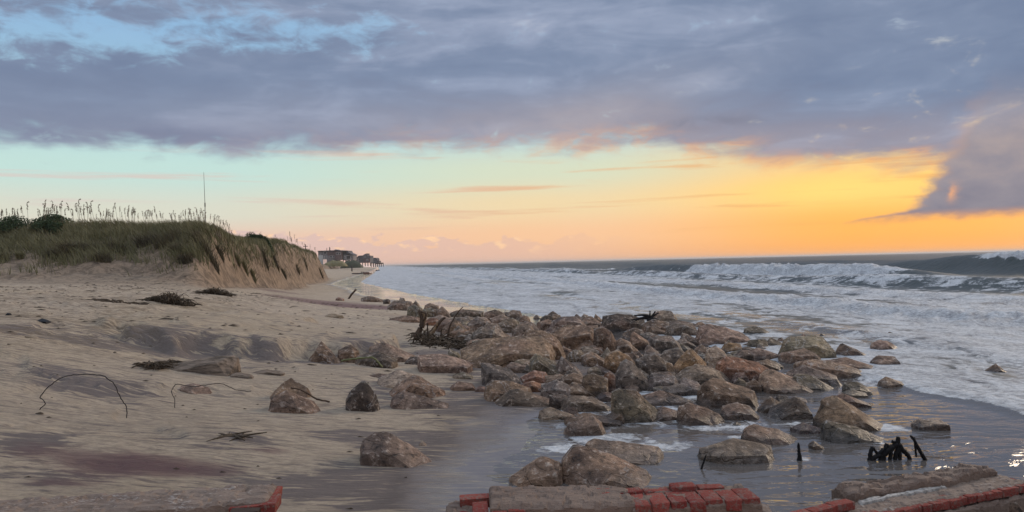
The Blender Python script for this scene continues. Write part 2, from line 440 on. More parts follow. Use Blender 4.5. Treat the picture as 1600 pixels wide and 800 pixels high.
# ------------------------------------------------------------------ sand
def sand_material():
    g, fin = new_mat('sand')
    p = g.pos(); x, y, z = g.sep(p)
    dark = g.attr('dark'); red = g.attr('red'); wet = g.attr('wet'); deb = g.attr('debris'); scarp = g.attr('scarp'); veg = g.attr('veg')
    w1 = g.noise(p, .35, 3, .5, 0, True)
    pw = g.vadd(p, g.vscale(w1, (2.2, 1.4, 0)))
    n1 = g.noise(g.vscale(pw, (.55, 1.25, 1)), 1.0, 6, .6)
    n2 = g.noise(g.vscale(pw, (1.6, 4.6, 1)), 1.0, 6, .62, .4)
    n3 = g.noise(g.vscale(p, (5, 13, 5)), 1.0, 5, .65)
    n4 = g.noise(g.vscale(g.vadd(p, g.vscale(w1, (1.2, .8, 0))), (2.2, 15, 3)), 1.0, 5, .66, .5)
    fine = g.noise(g.vscale(p, (16, 26, 16)), 1.0, 5, .75)
    grain = g.noise(p, 420, 2, .7)
    base = g.mix(g.ss(n1, .35, .68), (.53, .415, .30), (.43, .338, .248))
    base = g.mix(g.ss(n3, .44, .62) * .65, base, (.33, .265, .195))
    yel = g.ss(g.noise(p, .16, 2, .5), .5, .66)
    base = g.mix(yel * .3, base, (.48, .355, .21))
    # dark heavy-mineral streaks, also gap shade painted under the rock pile
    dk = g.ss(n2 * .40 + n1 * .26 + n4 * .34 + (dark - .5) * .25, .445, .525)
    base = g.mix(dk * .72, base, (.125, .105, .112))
    base = g.mix(g.ss(n4, .53, .63) * .62, base, (.185, .15, .132))
    base = g.mix(g.ss(n4, .46, .36) * .5, base, (.62, .485, .335))
    rd = g.sat(g.ss(n2 * .35 + n1 * .35 + n4 * .3 + (red - .5) * .5, .47, .66)) * red
    base = g.mix(rd * .75, base, (.175, .098, .095))
    # specks of weed and shell hash
    sp = g.ss(g.noise(g.vscale(p, (7, 16, 7)), 1.0, 4, .75), .60, .70)
    base = g.mix(g.sat(sp * (deb + .30)), base, (.085, .066, .05))
    base = g.mix(g.sat(deb * g.ss(n3 * .4 + n4 * .35 + n1 * .25, .47, .57) * .75), base, (.20, .145, .088))
    spw = g.ss(g.voro(p, 9.0), .07, .035) * g.ss(g.noise(p, 1.7, 2, .5), .56, .66)
    base = g.mix(spw * .6, base, (.55, .50, .44))
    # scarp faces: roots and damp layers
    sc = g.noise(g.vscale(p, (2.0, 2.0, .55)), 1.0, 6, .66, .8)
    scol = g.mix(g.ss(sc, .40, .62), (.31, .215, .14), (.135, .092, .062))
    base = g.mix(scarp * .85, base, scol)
    rt = g.ss(g.noise(g.vscale(p, (1.6, 1.6, .8)), 1.0, 6, .72, 1.2), .53, .64)
    base = g.mix(g.sat(rt * scarp * .8), base, (.07, .05, .038))
    base = g.mix(g.sat(g.ss(n3, .35, .6) * veg * .9), base, (.10, .095, .05))
    base = g.mix(g.sat((fine - .46) * 1.6), base, (.19, .155, .125))
    # wet sand is darker and glossy
    wn = g.sat(wet + ((n2 - .5) * .5 + (n4 - .5) * .7) * g.ss(wet, 0.02, .3))
    base = g.mix(wn * .68, base, (.092, .078, .071))
    rough = g.lin(wn, .35, .9, .82, .13)
    hgt = n3 * .8 + n4 * .6 + n2 * .5 + fine * .35 + grain * .18 + dk * .1
    nb = g.bump(hgt, g.lin(wn, .4, .9, 1.0, .05), .075)
    return fin(g.bsdf(base, rough, g.lin(wn, .3, .9, .12, .5), nb, 1.33))

def pblob(px, py, rx, ry, X, Y, ang=0.0):
    c = ground(px, py); dx = X - c.x; dy = Y - c.y
    ca, sa = math.cos(ang), math.sin(ang)
    return np.exp(-(((dx * ca + dy * sa) / rx) ** 2 + ((-dx * sa + dy * ca) / ry) ** 2))

SLUMP += [(0, 0, 1, 0)]
def build_sand():
    X, Y, F = polar(1.6, 1000, 560, -82, 62, 760)
    Z = height(X, Y)
    GRID['z'] = Z.reshape(560, 760)
    me = mesh_np('sand', np.stack([X, Y, Z], -1), F)
    u, v = uv(X, Y)
    vw = smooth_interp(u, VW, 2.5)
    dark = np.zeros_like(X); red = np.zeros_like(X)
    for (px, py, rx, ry, w) in [(250, 552, 1.2, .7, .5), (440, 562, 1.8, .5, .6), (150, 612, .9, .5, .7), (90, 577, 1.0, .5, .6), (60, 690, .5, .35, .9), (370, 690, .5, .5, .6),
                                (560, 682, .7, .35, .8), (740, 690, 1.2, .6, 1.0), (660, 750, 1.2, .6, .8), (480, 760, .9, .5, .6), (800, 640, 1.4, .8, .9),
                                (820, 720, 1.0, .6, 1.0), (720, 780, 1.0, .6, .7), (120, 520, 2.5, 1.2, .5), (600, 610, 1.5, .9, .5), (60, 740, .8, .3, .5), (560, 530, 1.5, .8, .4)]:
        dark += w * pblob(px, py, rx, ry, X, Y)
    for (px, py, rx, ry, w) in [(170, 722, .8, .5, 1.0), (300, 735, .8, .3, .8), (60, 700, .5, .4, .6), (420, 705, .5, .3, .8), (90, 755, .6, .15, .6), (480, 470, 3.5, 5, 1.0), (570, 480, 2.5, 3.5, 1.1),
                                (430, 455, 3, 5, .8), (640, 495, 2.0, 1.6, .7)]:
        red += w * pblob(px, py, rx, ry, X, Y)
    dark += .75 * np.clip(red - .6, 0, 1) + 1.6 * np.exp(-(((u - 17.5) / 7.5) ** 2 + ((v - 3.9) / 2.2) ** 2))  # last term paints the shade of the pile's gaps into the sand
    wet = sstep(Z, .09, .02) * sstep(v - vw, -5, -1)
    deb = .9 * sstep(v, -3.5, -5.5) * sstep(v, -15, -8) * sstep(u, 12, 17) * sstep(u, 40, 28) + .55 * sstep(u, 24, 34) * sstep(v, -2.5, -5)
    si, fu = dune_mask(X, Y)
    zz = Z.reshape(560, 760); rr = np.hypot(X, Y).reshape(560, 760)
    slope = np.hypot(np.gradient(zz, axis=0) / np.gradient(rr, axis=0), np.gradient(zz, axis=1) / (rr * R(144 / 759.))).ravel()
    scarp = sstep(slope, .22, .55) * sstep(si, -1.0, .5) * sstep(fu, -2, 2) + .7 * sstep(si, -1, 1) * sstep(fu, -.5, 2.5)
    veg = sstep(fu, 4, 8) * sstep(si, 2, 3.5)
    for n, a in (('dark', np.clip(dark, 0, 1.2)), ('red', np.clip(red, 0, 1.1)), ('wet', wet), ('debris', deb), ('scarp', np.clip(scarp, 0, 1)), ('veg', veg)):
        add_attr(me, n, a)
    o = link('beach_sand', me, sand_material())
    tag(o, 'pale tan beach sand with dark purple mineral streaks', None, kind='structure')
build_sand()

# ------------------------------------------------------------------ sea
NEARFOAM = [(868, 646, 1.35, 0.51, 0.7), (915, 652, 1.2, 0.42, 0.67), (955, 686, 0.83, 0.37, 0.7), (985, 700, 1.35, 0.42, 0.65), (985, 668, 0.75, 0.34, 0.67), (1045, 655, 0.75, 0.34, 0.62), (1100, 640, 0.9, 0.51, 0.58), (880, 735, 0.38, 0.42, 0.69), (1330, 690, 0.75, 0.34, 0.59), (1175, 690, 0.6, 0.34, 0.58), (1230, 668, 0.75, 0.42, 0.58), (1370, 672, 0.6, 0.34, 0.62), (1000, 622, 1.8, 0.68, 0.65), (1060, 632, 1.2, 0.51, 0.64), (1260, 590, 1.2, 0.85, 0.58), (1330, 600, 0.9, 0.85, 0.58), (1130, 668, 1.2, 0.51, 0.54), (1260, 720, 0.75, 0.26, 0.54), (900, 668, 0.5, 0.3, 0.57), (1010, 700, 0.7, 0.3, 0.61), (1085, 660, 0.5, 0.3, 0.57), (1150, 655, 0.5, 0.3, 0.57), (1200, 655, 0.5, 0.25, 0.53), (1300, 690, 0.5, 0.2, 0.57), (930, 640, 0.8, 0.4, 0.65)]
def sea_shape(X, Y):
    u, v = uv(X, Y)
    wob = 1.3 * pn(u * .035, 3.0, 1.0) + .7 * pn(u * .11, 8.0, 2.0)
    Z = np.full_like(X, .022)
    foam = np.zeros_like(X)
    vf = smooth_interp(u, VF, 2.0) + .55 * fbm(u * .35, v * .35, 2.0, 3)
    # swash front
    t = v - vf
    Z += .07 * sstep(t, -.1, .45) * (1 - .5 * sstep(t, 1, 4)) + .03 * sstep(t, 0, 6)
    def wave(vc, A, wb, wf):
        c = vc + wob * (1 + vc * .012)
        s = v - c
        return A * np.where(s > 0, np.exp(-(s / wb) ** 2), np.exp(-(s / wf) ** 2)), s
    mod = lambda k, f=.03: np.clip(.75 + .9 * pn(u * f, k, 5.5), .15, 1.3)
    crests = []
    z1, s1 = wave(13.0, .10 * mod(1., .12), 1.5, .5); crests.append((z1, s1, .55, 1.2, .7))
    z2, s2 = wave(19.0, .30 * mod(2., .08), 2.2, .8); crests.append((z2, s2, 1.0, 3.2, 2.2))
    z3, s3 = wave(27.0, .30 * mod(3., .06), 2.5, 1.0); crests.append((z3, s3, .8, 2.2, 1.4))
    m4 = sstep(u, 12, 26) * np.clip(.9 + .8 * pn(u * .05, 4.1, 5.5), .2, 1.3)
    z4, s4 = wave(35.0, .70 * m4, 3.0, 1.3); crests.append((z4, s4, .55 * m4, 2.6, 1.4))
    m5 = sstep(u, 48, 66) * (1 - .8 * sstep(u, 112, 150)) + .25 * np.clip(pn(u * .02, 7.7), 0, 1)
    z5, s5 = wave(45.5, 1.30 * m5, 3.4, 1.5)
    brk5 = sstep(u, 54, 63) * sstep(u, 112, 98); crests.append((z5, s5, 1.05 * brk5 * (.78 + .35 * sstep(pn(u * .12, 2.2, 3.), -.3, .2)), 1.6, 2.6))
    m6 = sstep(u, 95, 58) * sstep(u, 5, 25)
    z6, s6 = wave(60.0, 1.75 * m6 + .5 * mod(5., .03), 5.5, 2.6)
    brk6 = sstep(u, 74, 60) ; crests.append((z6, s6, 1.1 * brk6, 1.5, 1.6))
    z7, s7 = wave(78.0, 1.05 * mod(6., .03), 7, 4); crests.append((z7, s7, .7 * sstep(pn(u * .05, 3.3, 9.), .25, .4), 1.0, .8))
    z8, s8 = wave(104.0, 1.1 * mod(8., .02), 9, 5); crests.append((z8, s8, .6 * sstep(pn(u * .04, 6.3, 9.), .28, .42), 1.2, .8))
    z9, s9 = wave(140.0, 1.0 * mod(9., .02), 12, 7); crests.append((z9, s9, 0, 1, 1))
    for z_, s_, f_, back, front in crests:
        Z += z_
        foam = np.maximum(foam, f_ * sstep(s_, back, back * .2) * sstep(s_, -front * 1.5, -front * .6))
    for vc, kk in ((11.0, 3.1), (16.0, 6.2), (22.5, 9.4), (30.5, 1.7), (40.0, 4.9), (52.0, 2.6)):
        zz, s_ = wave(vc, .28 * sstep(u, 55, 90) * mod(kk, .06), 1.4, .7)
        Z += zz; foam = np.maximum(foam, .95 * sstep(pn(u * .045, kk, 2.), -.1, .2) * sstep(u, 60, 95) * sstep(s_, 1.6, .4) * sstep(s_, -1.6, -.7))
    zone = sstep(t, -.15, .35)
    pat = sstep(fbm(u * .05, v * .16, 4.4, 3), -.25, .3)
    lace = zone * (.76 - .13 * np.exp(-((v - 13.0) / 2.6) ** 2) * sstep(u, 14, 20) * pat - .20 * np.exp(-((v - 23.5) / 2.4) ** 2) * pat - .08 * pat - .14 * sstep(v, 28, 33) - .28 * sstep(v, 38, 50) - .30 * sstep(v, 50, 66))
    lace = lace + .26 * np.exp(-(t / 1.1) ** 2) * zone + .04 * sstep(u, 60, 160) * sstep(v, 60, 20) * zone
    foam = np.maximum(foam, np.clip(lace, 0, 1))
    # the boil of the broken water and the chop
    d = np.hypot(X, Y)
    boil = np.clip(foam - .5, 0, 1) * 2
    Z += boil * (.15 * fbm(X * .9, Y * .9, 4.0, 4, .6) + .10 * np.abs(pn(X * 2.2, Y * 2.2, 2.))) * sstep(v, 8, 24) * 1.6 * (1 + sstep(v, 36, 44))
    Z += .035 * zone * fbm(X * .8, Y * .5, 6.0, 3) * sstep(t, 0, 3)
    Z += sstep(v, 26, 55) * (.14 * fbm(X * .22, Y * .16, 1.0, 3)) * np.exp(-d / 900)
    Z += .55 * sstep(v, 75, 160) * fbm(X / 26., Y / 26., 3.0, 2) * np.exp(-d / 5000)
    Z += .02 * zone * np.abs(pn(X * 2.2, Y * 2.2, 8.)) * sstep(v, 14, 9)
    for px, py, rx, ry, w in NEARFOAM:
        c = at(px, py, 1.0); k = CAM_Z / (CAM_Z - c.z); cx, cy = c.x * k, k
        foam = np.maximum(foam, w * np.exp(-(((X - cx) / rx) ** 4 + ((Y - cy) / ry) ** 4)) * (1 + .25 * pn(X * 3, Y * 4, 2.)))
    slick = np.exp(-((v - 12.5) / 2.6) ** 2) * sstep(u, 13, 19) * sstep(fbm(u * .06, v * .5, 8.8, 3), -.12, .12)
    return Z, foam, sstep(t, 0, 2.5) * (1 - .5 * slick), v

def sea_material():
    g, fin = new_mat('sea_water')
    p = g.pos()
    foam = g.attr('foam'); deep = g.attr('deep')
    a = CX; b = CY
    x, y, z = g.sep(p)
    u = x * CX + y * CY; v = x * CY - y * CX
    q = g.vec(u * .55, v, z * .5)
    wq = g.noise(q, .45, 3, .55, 0, True)
    qq = g.vadd(q, g.vscale(wq, (2.6, 2.6, 0)))
    l1 = g.noise(qq, .55, 6, .62, .5)
    l2 = g.noise(qq, 1.9, 6, .66, .8)
    l3 = g.noise(p, 9.0, 5, .7, .3)
    near_f = g.noise(g.vscale(p, (5, 9, 5)), 1.0, 5, .65, .8)
    cells = g.voro(g.vadd(p, g.vscale(wq, (1.2, 1.2, 0))), 1.5, 'SMOOTH_F1')
    pat = l1 * .36 + l2 * .44 + l3 * .14 + cells * .14 + (near_f - .5) * .22 * (1.0 - deep)
    thr = .93 - foam * .67
    f = g.ss(pat - thr, -.035, .05)
    fc = g.mix(g.ss(l3 * .45 + l2 * .35 + l1 * .2, .40, .60), (.25, .25, .255), (.60, .60, .59))
    wc = g.mix(deep, (.10, .086, .076), (.030, .040, .038))
    wv = g.vadd(g.vec(x * .45, y * .95, z), g.vscale(wq, (.8, .8, 0)))
    r1 = g.noise(wv, 1.5, 3, .5, .5); r2 = g.noise(wv, 5.0, 3, .55, .6); r3 = g.noise(wv, .35, 3, .5)
    amp = g.attr('chop')
    hgt = r1 * .55 + r2 * .22 + r3 * 1.6 * deep
    nb = g.bump(hgt, amp, .20)
    fb = g.bump(l3 * .9 + l2 * .9, 1.0, .09)
    water = g.bsdf(wc, g.lin(deep, 0, 1, .05, .40), g.lin(deep, 0, 1, .5, .32), nb, 1.333)
    foamb = g.bsdf(fc, .75, .2, fb)
    return fin(g.mixs(f, water, foamb))
def build_sea():
    X, Y, F = polar(4.0, 30000, 800, -24, 76, 620)
    Z, foam, deep, v = sea_shape(X, Y)
    d = np.hypot(X, Y)
    # drop the cells that lie deep under the land
    H = height(X, Y, False)
    keep = (Z > H - .35)[F].any(1)
    F = F[keep]
    used = np.unique(F); mp = np.full(len(X), -1); mp[used] = np.arange(len(used)); F = mp[F]
    me = mesh_np('sea', np.stack([X, Y, Z], -1)[used], F)
    u, vv = uv(X, Y)
    chop = np.where(vv < 9, .30 + .75 * sstep(fbm(X * .35, Y * .25, 9., 3), -.2, .35), .30) + .5 * sstep(vv, 20, 60)
    add_attr(me, 'foam', foam[used]); add_attr(me, 'deep', deep[used]); add_attr(me, 'chop', chop[used])
    o = link('sea', me, sea_material())
    tag(o, 'rough grey sea with white breaking waves', None, kind='structure')
build_sea()
# ------------------------------------------------------------------ rocks
ROCKC = dict(g=(.225, .180, .145), b=(.215, .155, .112), d=(.115, .090, .072), r=(.235, .128, .082), o=(.27, .175, .095), p=(.285, .210, .165),
             s=(.180, .158, .140), n=(.175, .155, .112), l=(.31, .255, .205), m=(.17, .112, .092))
def rock_material():
    g, fin = new_mat('rock')
    p = g.objc(); w = g.pos(); x, y, z = g.sep(w)
    col = g.oinfo('Color'); rnd = g.oinfo('Random')
    pr = g.vadd(p, g.vec(rnd * 37.0, rnd * 11.0, rnd * 71.0))
    n1 = g.noise(pr, 2.2, 5, .6, .3)
    n2 = g.noise(pr, 11, 6, .7)
    n3 = g.noise(pr, 60, 3, .7)
    strata = g.noise(g.vscale(pr, (1.2, 1.2, 7.0)), 1.6, 5, .65, .9)
    c = g.mix(g.ss(n1, .36, .66), g.mix(1.0, col, (.50, .48, .49), 'MULTIPLY'), g.mix(1.0, col, (1.30, 1.27, 1.22), 'MULTIPLY'))
    c = g.mix(g.ss(strata, .44, .66) * .5, c, g.mix(1.0, col, (.55, .52, .50), 'MULTIPLY'))
    c = g.mix(g.ss(g.noise(pr, 1.1, 3, .5), .54, .66) * .5, c, (.21, .115, .075))       # iron staining
    c = g.mix(g.ss(n2, .55, .68) * .6, c, (.42, .34, .27))
    c = g.mix(g.ss(n2, .42, .33) * .6, c, (.05, .042, .038))
    c = g.mix((n3 - .5) * .7 + .08, c, (.09, .08, .07))
    vein = g.ss(g.m('ABSOLUTE', g.noise(pr, 1.7, 3, .55, .8) - .5), .011, .003)
    c = g.mix(vein * g.ss(rnd, .6, .7) * .3, c, (.50, .46, .42))
    wet = g.ss(z + (n1 - .5) * .12, .20, .05) * g.ss(x, 0.2, 1.6)
    c = g.mix(wet * .6, c, (.045, .038, .034))
    c = g.vscale2(c, g.lin(n2, .34, .66, .52, 1.5))
    gn = g.n.new('ShaderNodeNewGeometry'); pt = S(g, gn.outputs['Pointiness'])
    c = g.mix(g.ss(pt + (n2 - .5) * .06, .515, .58) * .5 * (1.0 - wet), c, (.46, .39, .32))
    crack = g.ss(g.voro(g.vadd(pr, g.vscale(g.noise(pr, 3, 2, .5, 0, True), .5)), 2.4, 'DISTANCE_TO_EDGE'), .03, .0)
    h = n1 * .6 + n2 * .8 + n3 * .2 + strata * .7 - crack * .3
    nb = g.bump(h, .9, .06)
    return fin(g.bsdf(c, g.lin(wet, .2, 1, .78, .28), .3, nb))
ROCKM = rock_material()

SH = {
 'block': [(0, 0), (.03, .80), (.55, 1), (.96, .74), (1, 0)],
 'slab': [(0, 0), (.06, .78), (.38, 1), (1, .42), (1, 0)],
 'pyr': [(0, 0), (.14, .42), (.46, 1), (.82, .45), (1, 0)],
 'wr': [(0, 0), (.04, .62), (.22, 1), (.70, .46), (1, .04), (1, 0)],
 'wl': [(0, 0), (0, .04), (.30, .46), (.78, 1), (.97, .60), (1, 0)],
 'lump': [(0, 0), (.04, .55), (.34, 1), (.78, .88), (1, .30), (1, 0)],
 'flat': [(0, 0), (.06, .62), (.42, 1), (.92, .6), (1, 0)],
}
def tri_subdiv(V, F, n):
    for _ in range(n):
        E = np.sort(np.concatenate([F[:, [0, 1]], F[:, [1, 2]], F[:, [2, 0]]]), 1)
        ue, inv = np.unique(E, axis=0, return_inverse=True); inv = inv.ravel()
        mid = (V[ue[:, 0]] + V[ue[:, 1]]) / 2
        k = len(F); a, b, c = inv[:k] + len(V), inv[k:2 * k] + len(V), inv[2 * k:] + len(V)
        V = np.concatenate([V, mid])
        F = np.concatenate([np.stack([F[:, 0], a, c], 1), np.stack([a, F[:, 1], b], 1), np.stack([c, b, F[:, 2]], 1), np.stack([a, b, c], 1)])
    return V, F
def hull(P):
    bm = bmesh.new()
    for p in P: bm.verts.new(p)
    bmesh.ops.remove_doubles(bm, verts=bm.verts, dist=1e-3)
    r = bmesh.ops.convex_hull(bm, input=bm.verts)
    bmesh.ops.delete(bm, geom=list({e for e in r['geom_interior'] + r['geom_unused'] if isinstance(e, bmesh.types.BMVert)}), context='VERTS')
    bmesh.ops.triangulate(bm, faces=bm.faces)
    # even out long slivers
    bm.verts.ensure_lookup_table()
    bm.verts.index_update()
    V = np.array([v.co[:] for v in bm.verts]); F = np.array([[v.index for v in f.verts] for f in bm.faces])
    bm.free(); return V, F
def chip(P, rng, W, T, H, n):
    """knock corners off: clip the hull by random planes, keep it convex"""
    V, F = hull(P)
    for _ in range(n):
        d = Vector((rng.uniform(-1, 1), rng.uniform(-1, .6), rng.uniform(-.2, 1))).normalized(); d = np.array([d.x / W, d.y / T, d.z / H])
        q = V @ d; lim = q.max() - (q.max() - q.min()) * rng.uniform(.05, .15)
        E = np.unique(np.sort(np.concatenate([F[:, [0, 1]], F[:, [1, 2]], F[:, [2, 0]]]), 1), axis=0)
        a, b = q[E[:, 0]], q[E[:, 1]]
        cut = (a > lim) != (b > lim)
        t = ((lim - a[cut]) / (b[cut] - a[cut]))[:, None]
        new = V[E[cut, 0]] * (1 - t) + V[E[cut, 1]] * t
        V, F = hull(np.concatenate([V[q <= lim], new]))
    return V, F
def weather(V, F, size, seed, rough=1.0, smooth=1):
    s = 1.0 / size
    o = seed * 13.7
    nb = [[] for _ in range(0)]
    E = np.concatenate([F[:, [0, 1]], F[:, [1, 2]], F[:, [2, 0]]])
    cnt = np.zeros(len(V)); np.add.at(cnt, E[:, 0], 1); np.add.at(cnt, E[:, 1], 1)
    for _ in range(smooth):
        A = np.zeros_like(V); np.add.at(A, E[:, 0], V[E[:, 1]]); np.add.at(A, E[:, 1], V[E[:, 0]])
        V = V * .85 + .15 * A / cnt[:, None]
    D = np.zeros_like(V)
    for k in range(3):
        q = k * 31.3 + o
        D[:, k] = .045 * pn(V[:, 0] * 1.7 * s + q, V[:, 1] * 1.7 * s, V[:, 2] * 1.7 * s) \
            + .042 * fbm(V[:, 0] * 4.2 * s + q, V[:, 1] * 4.2 * s + 5, V[:, 2] * 4.2 * s, 3, .55)
    # steps, as granite breaks along planes
    st = pn(V[:, 0] * 2.6 * s + o, V[:, 1] * 2.6 * s, V[:, 2] * 2.6 * s)
    D *= (1 + .6 * np.sign(st))[:, None]
    return V + D * size * rough
def make_rock(x0, y0, x1, y1, shape, col, label, seed, name='boulder', group=None, T=None, fr=None, sink=.12, poly=None, lift=0., cat='rock', detail=None, mat=None, base=None):
    rng = random.Random(seed * 7 + 3)
    if poly:
        xs = [p[0] for p in poly]; ys = [p[1] for p in poly]
        x0, x1, y0, y1 = min(xs), max(xs), min(ys), max(ys)
        pts = [((p[0] - x0) / (x1 - x0), (y1 - p[1]) / (y1 - y0)) for p in poly]
    else:
        pts = [(min(1, max(0, s + (rng.uniform(-.11, .11) if t > .2 else 0))), max(0, t + (rng.uniform(-.12, .06) if t > 0 else 0))) for s, t in SH[shape]]
    c = ground((x0 + x1) / 2, base or y1)
    D0 = c.y
    W = (x1 - x0) / FPX * D0; Hh = (y1 - y0) / FPX * D0
    if T is None: T = min(W, 1.5 * Hh + .35 * W) * rng.uniform(.75, 1.0)
    Dm = D0 + T * .42
    k = Dm / D0
    W *= k; Hh *= k
    cen = at((x0 + x1) / 2, y1, Dm)          # mid plane, bottom centre of the silhouette
    f = fr if fr is not None else rng.uniform(.55, .8)
    P = []
    sk = sink * max(Hh, .3 * W)
    bz = hz(cen.x, cen.y) - cen.z
    W *= 1.12; Hh *= 1.10
    tops = sorted([p for p in pts if p[1] > .3]) or pts
    for s, t in pts: P.append(((s - .5) * W, T * (.0 + .14 * t), t * Hh))
    # a front face: two or three upper corners brought forward, a broad foot
    nf = 2 if rng.random() < .55 else 3
    lo_, hi_ = tops[0][0], tops[-1][0]
    for i in range(nf):
        s = lo_ + (hi_ - lo_) * (i + rng.uniform(.1, .35)) / max(1, nf - .6)
        s = min(.96, s); t = np.interp(s, [p[0] for p in tops], [p[1] for p in tops])
        P.append(((s - .5) * W * .94, -T * rng.uniform(.30, .46), t * Hh * f * rng.uniform(.9, 1.1)))
    for s in (rng.uniform(-.46, -.36), rng.uniform(.34, .46)): P.append((s * W, -T * rng.uniform(.36, .48), 0))
    i = rng.randrange(len(tops)); s, t = tops[i]
    P.append(((s - .5) * W * .8, T * .46, t * Hh * .8)); P.append(((.5 - s) * W * .6, T * .5, Hh * rng.uniform(.3, .6)))
    low = min(bz, 0) - sk
    for s in (-.45, .45):
        for d in (-.40, .42): P.append((s * W, d * T, low))
    V, F = chip(P, rng, W, T, max(Hh, .1), rng.choice((0, 1, 1, 2)))
    px = (x1 - x0)
    n = detail if detail is not None else (4 if px > 60 else 3 if px > 20 else 2)
    V, F = tri_subdiv(V, F, n)
    V = weather(V, F, max(min(W, Hh * 2.2), .3 * W), seed, .42, 0)
    me = mesh_np(name, V, F, True, 24)
    o = link(name, me, mat or ROCKM, None, cen)
    o.rotation_euler = (0, 0, 0)
    c3 = ROCKC[col]; j = 1.0 * rng.uniform(.72, 1.15)
    o.color = (c3[0] * j * 1.16, c3[1] * j * rng.uniform(.97, 1.03), c3[2] * j * .86 * rng.uniform(.94, 1.06), 1)
    tag(o, label, cat, group)
    return o
PILE = 'rocks of the collapsed rock pile'
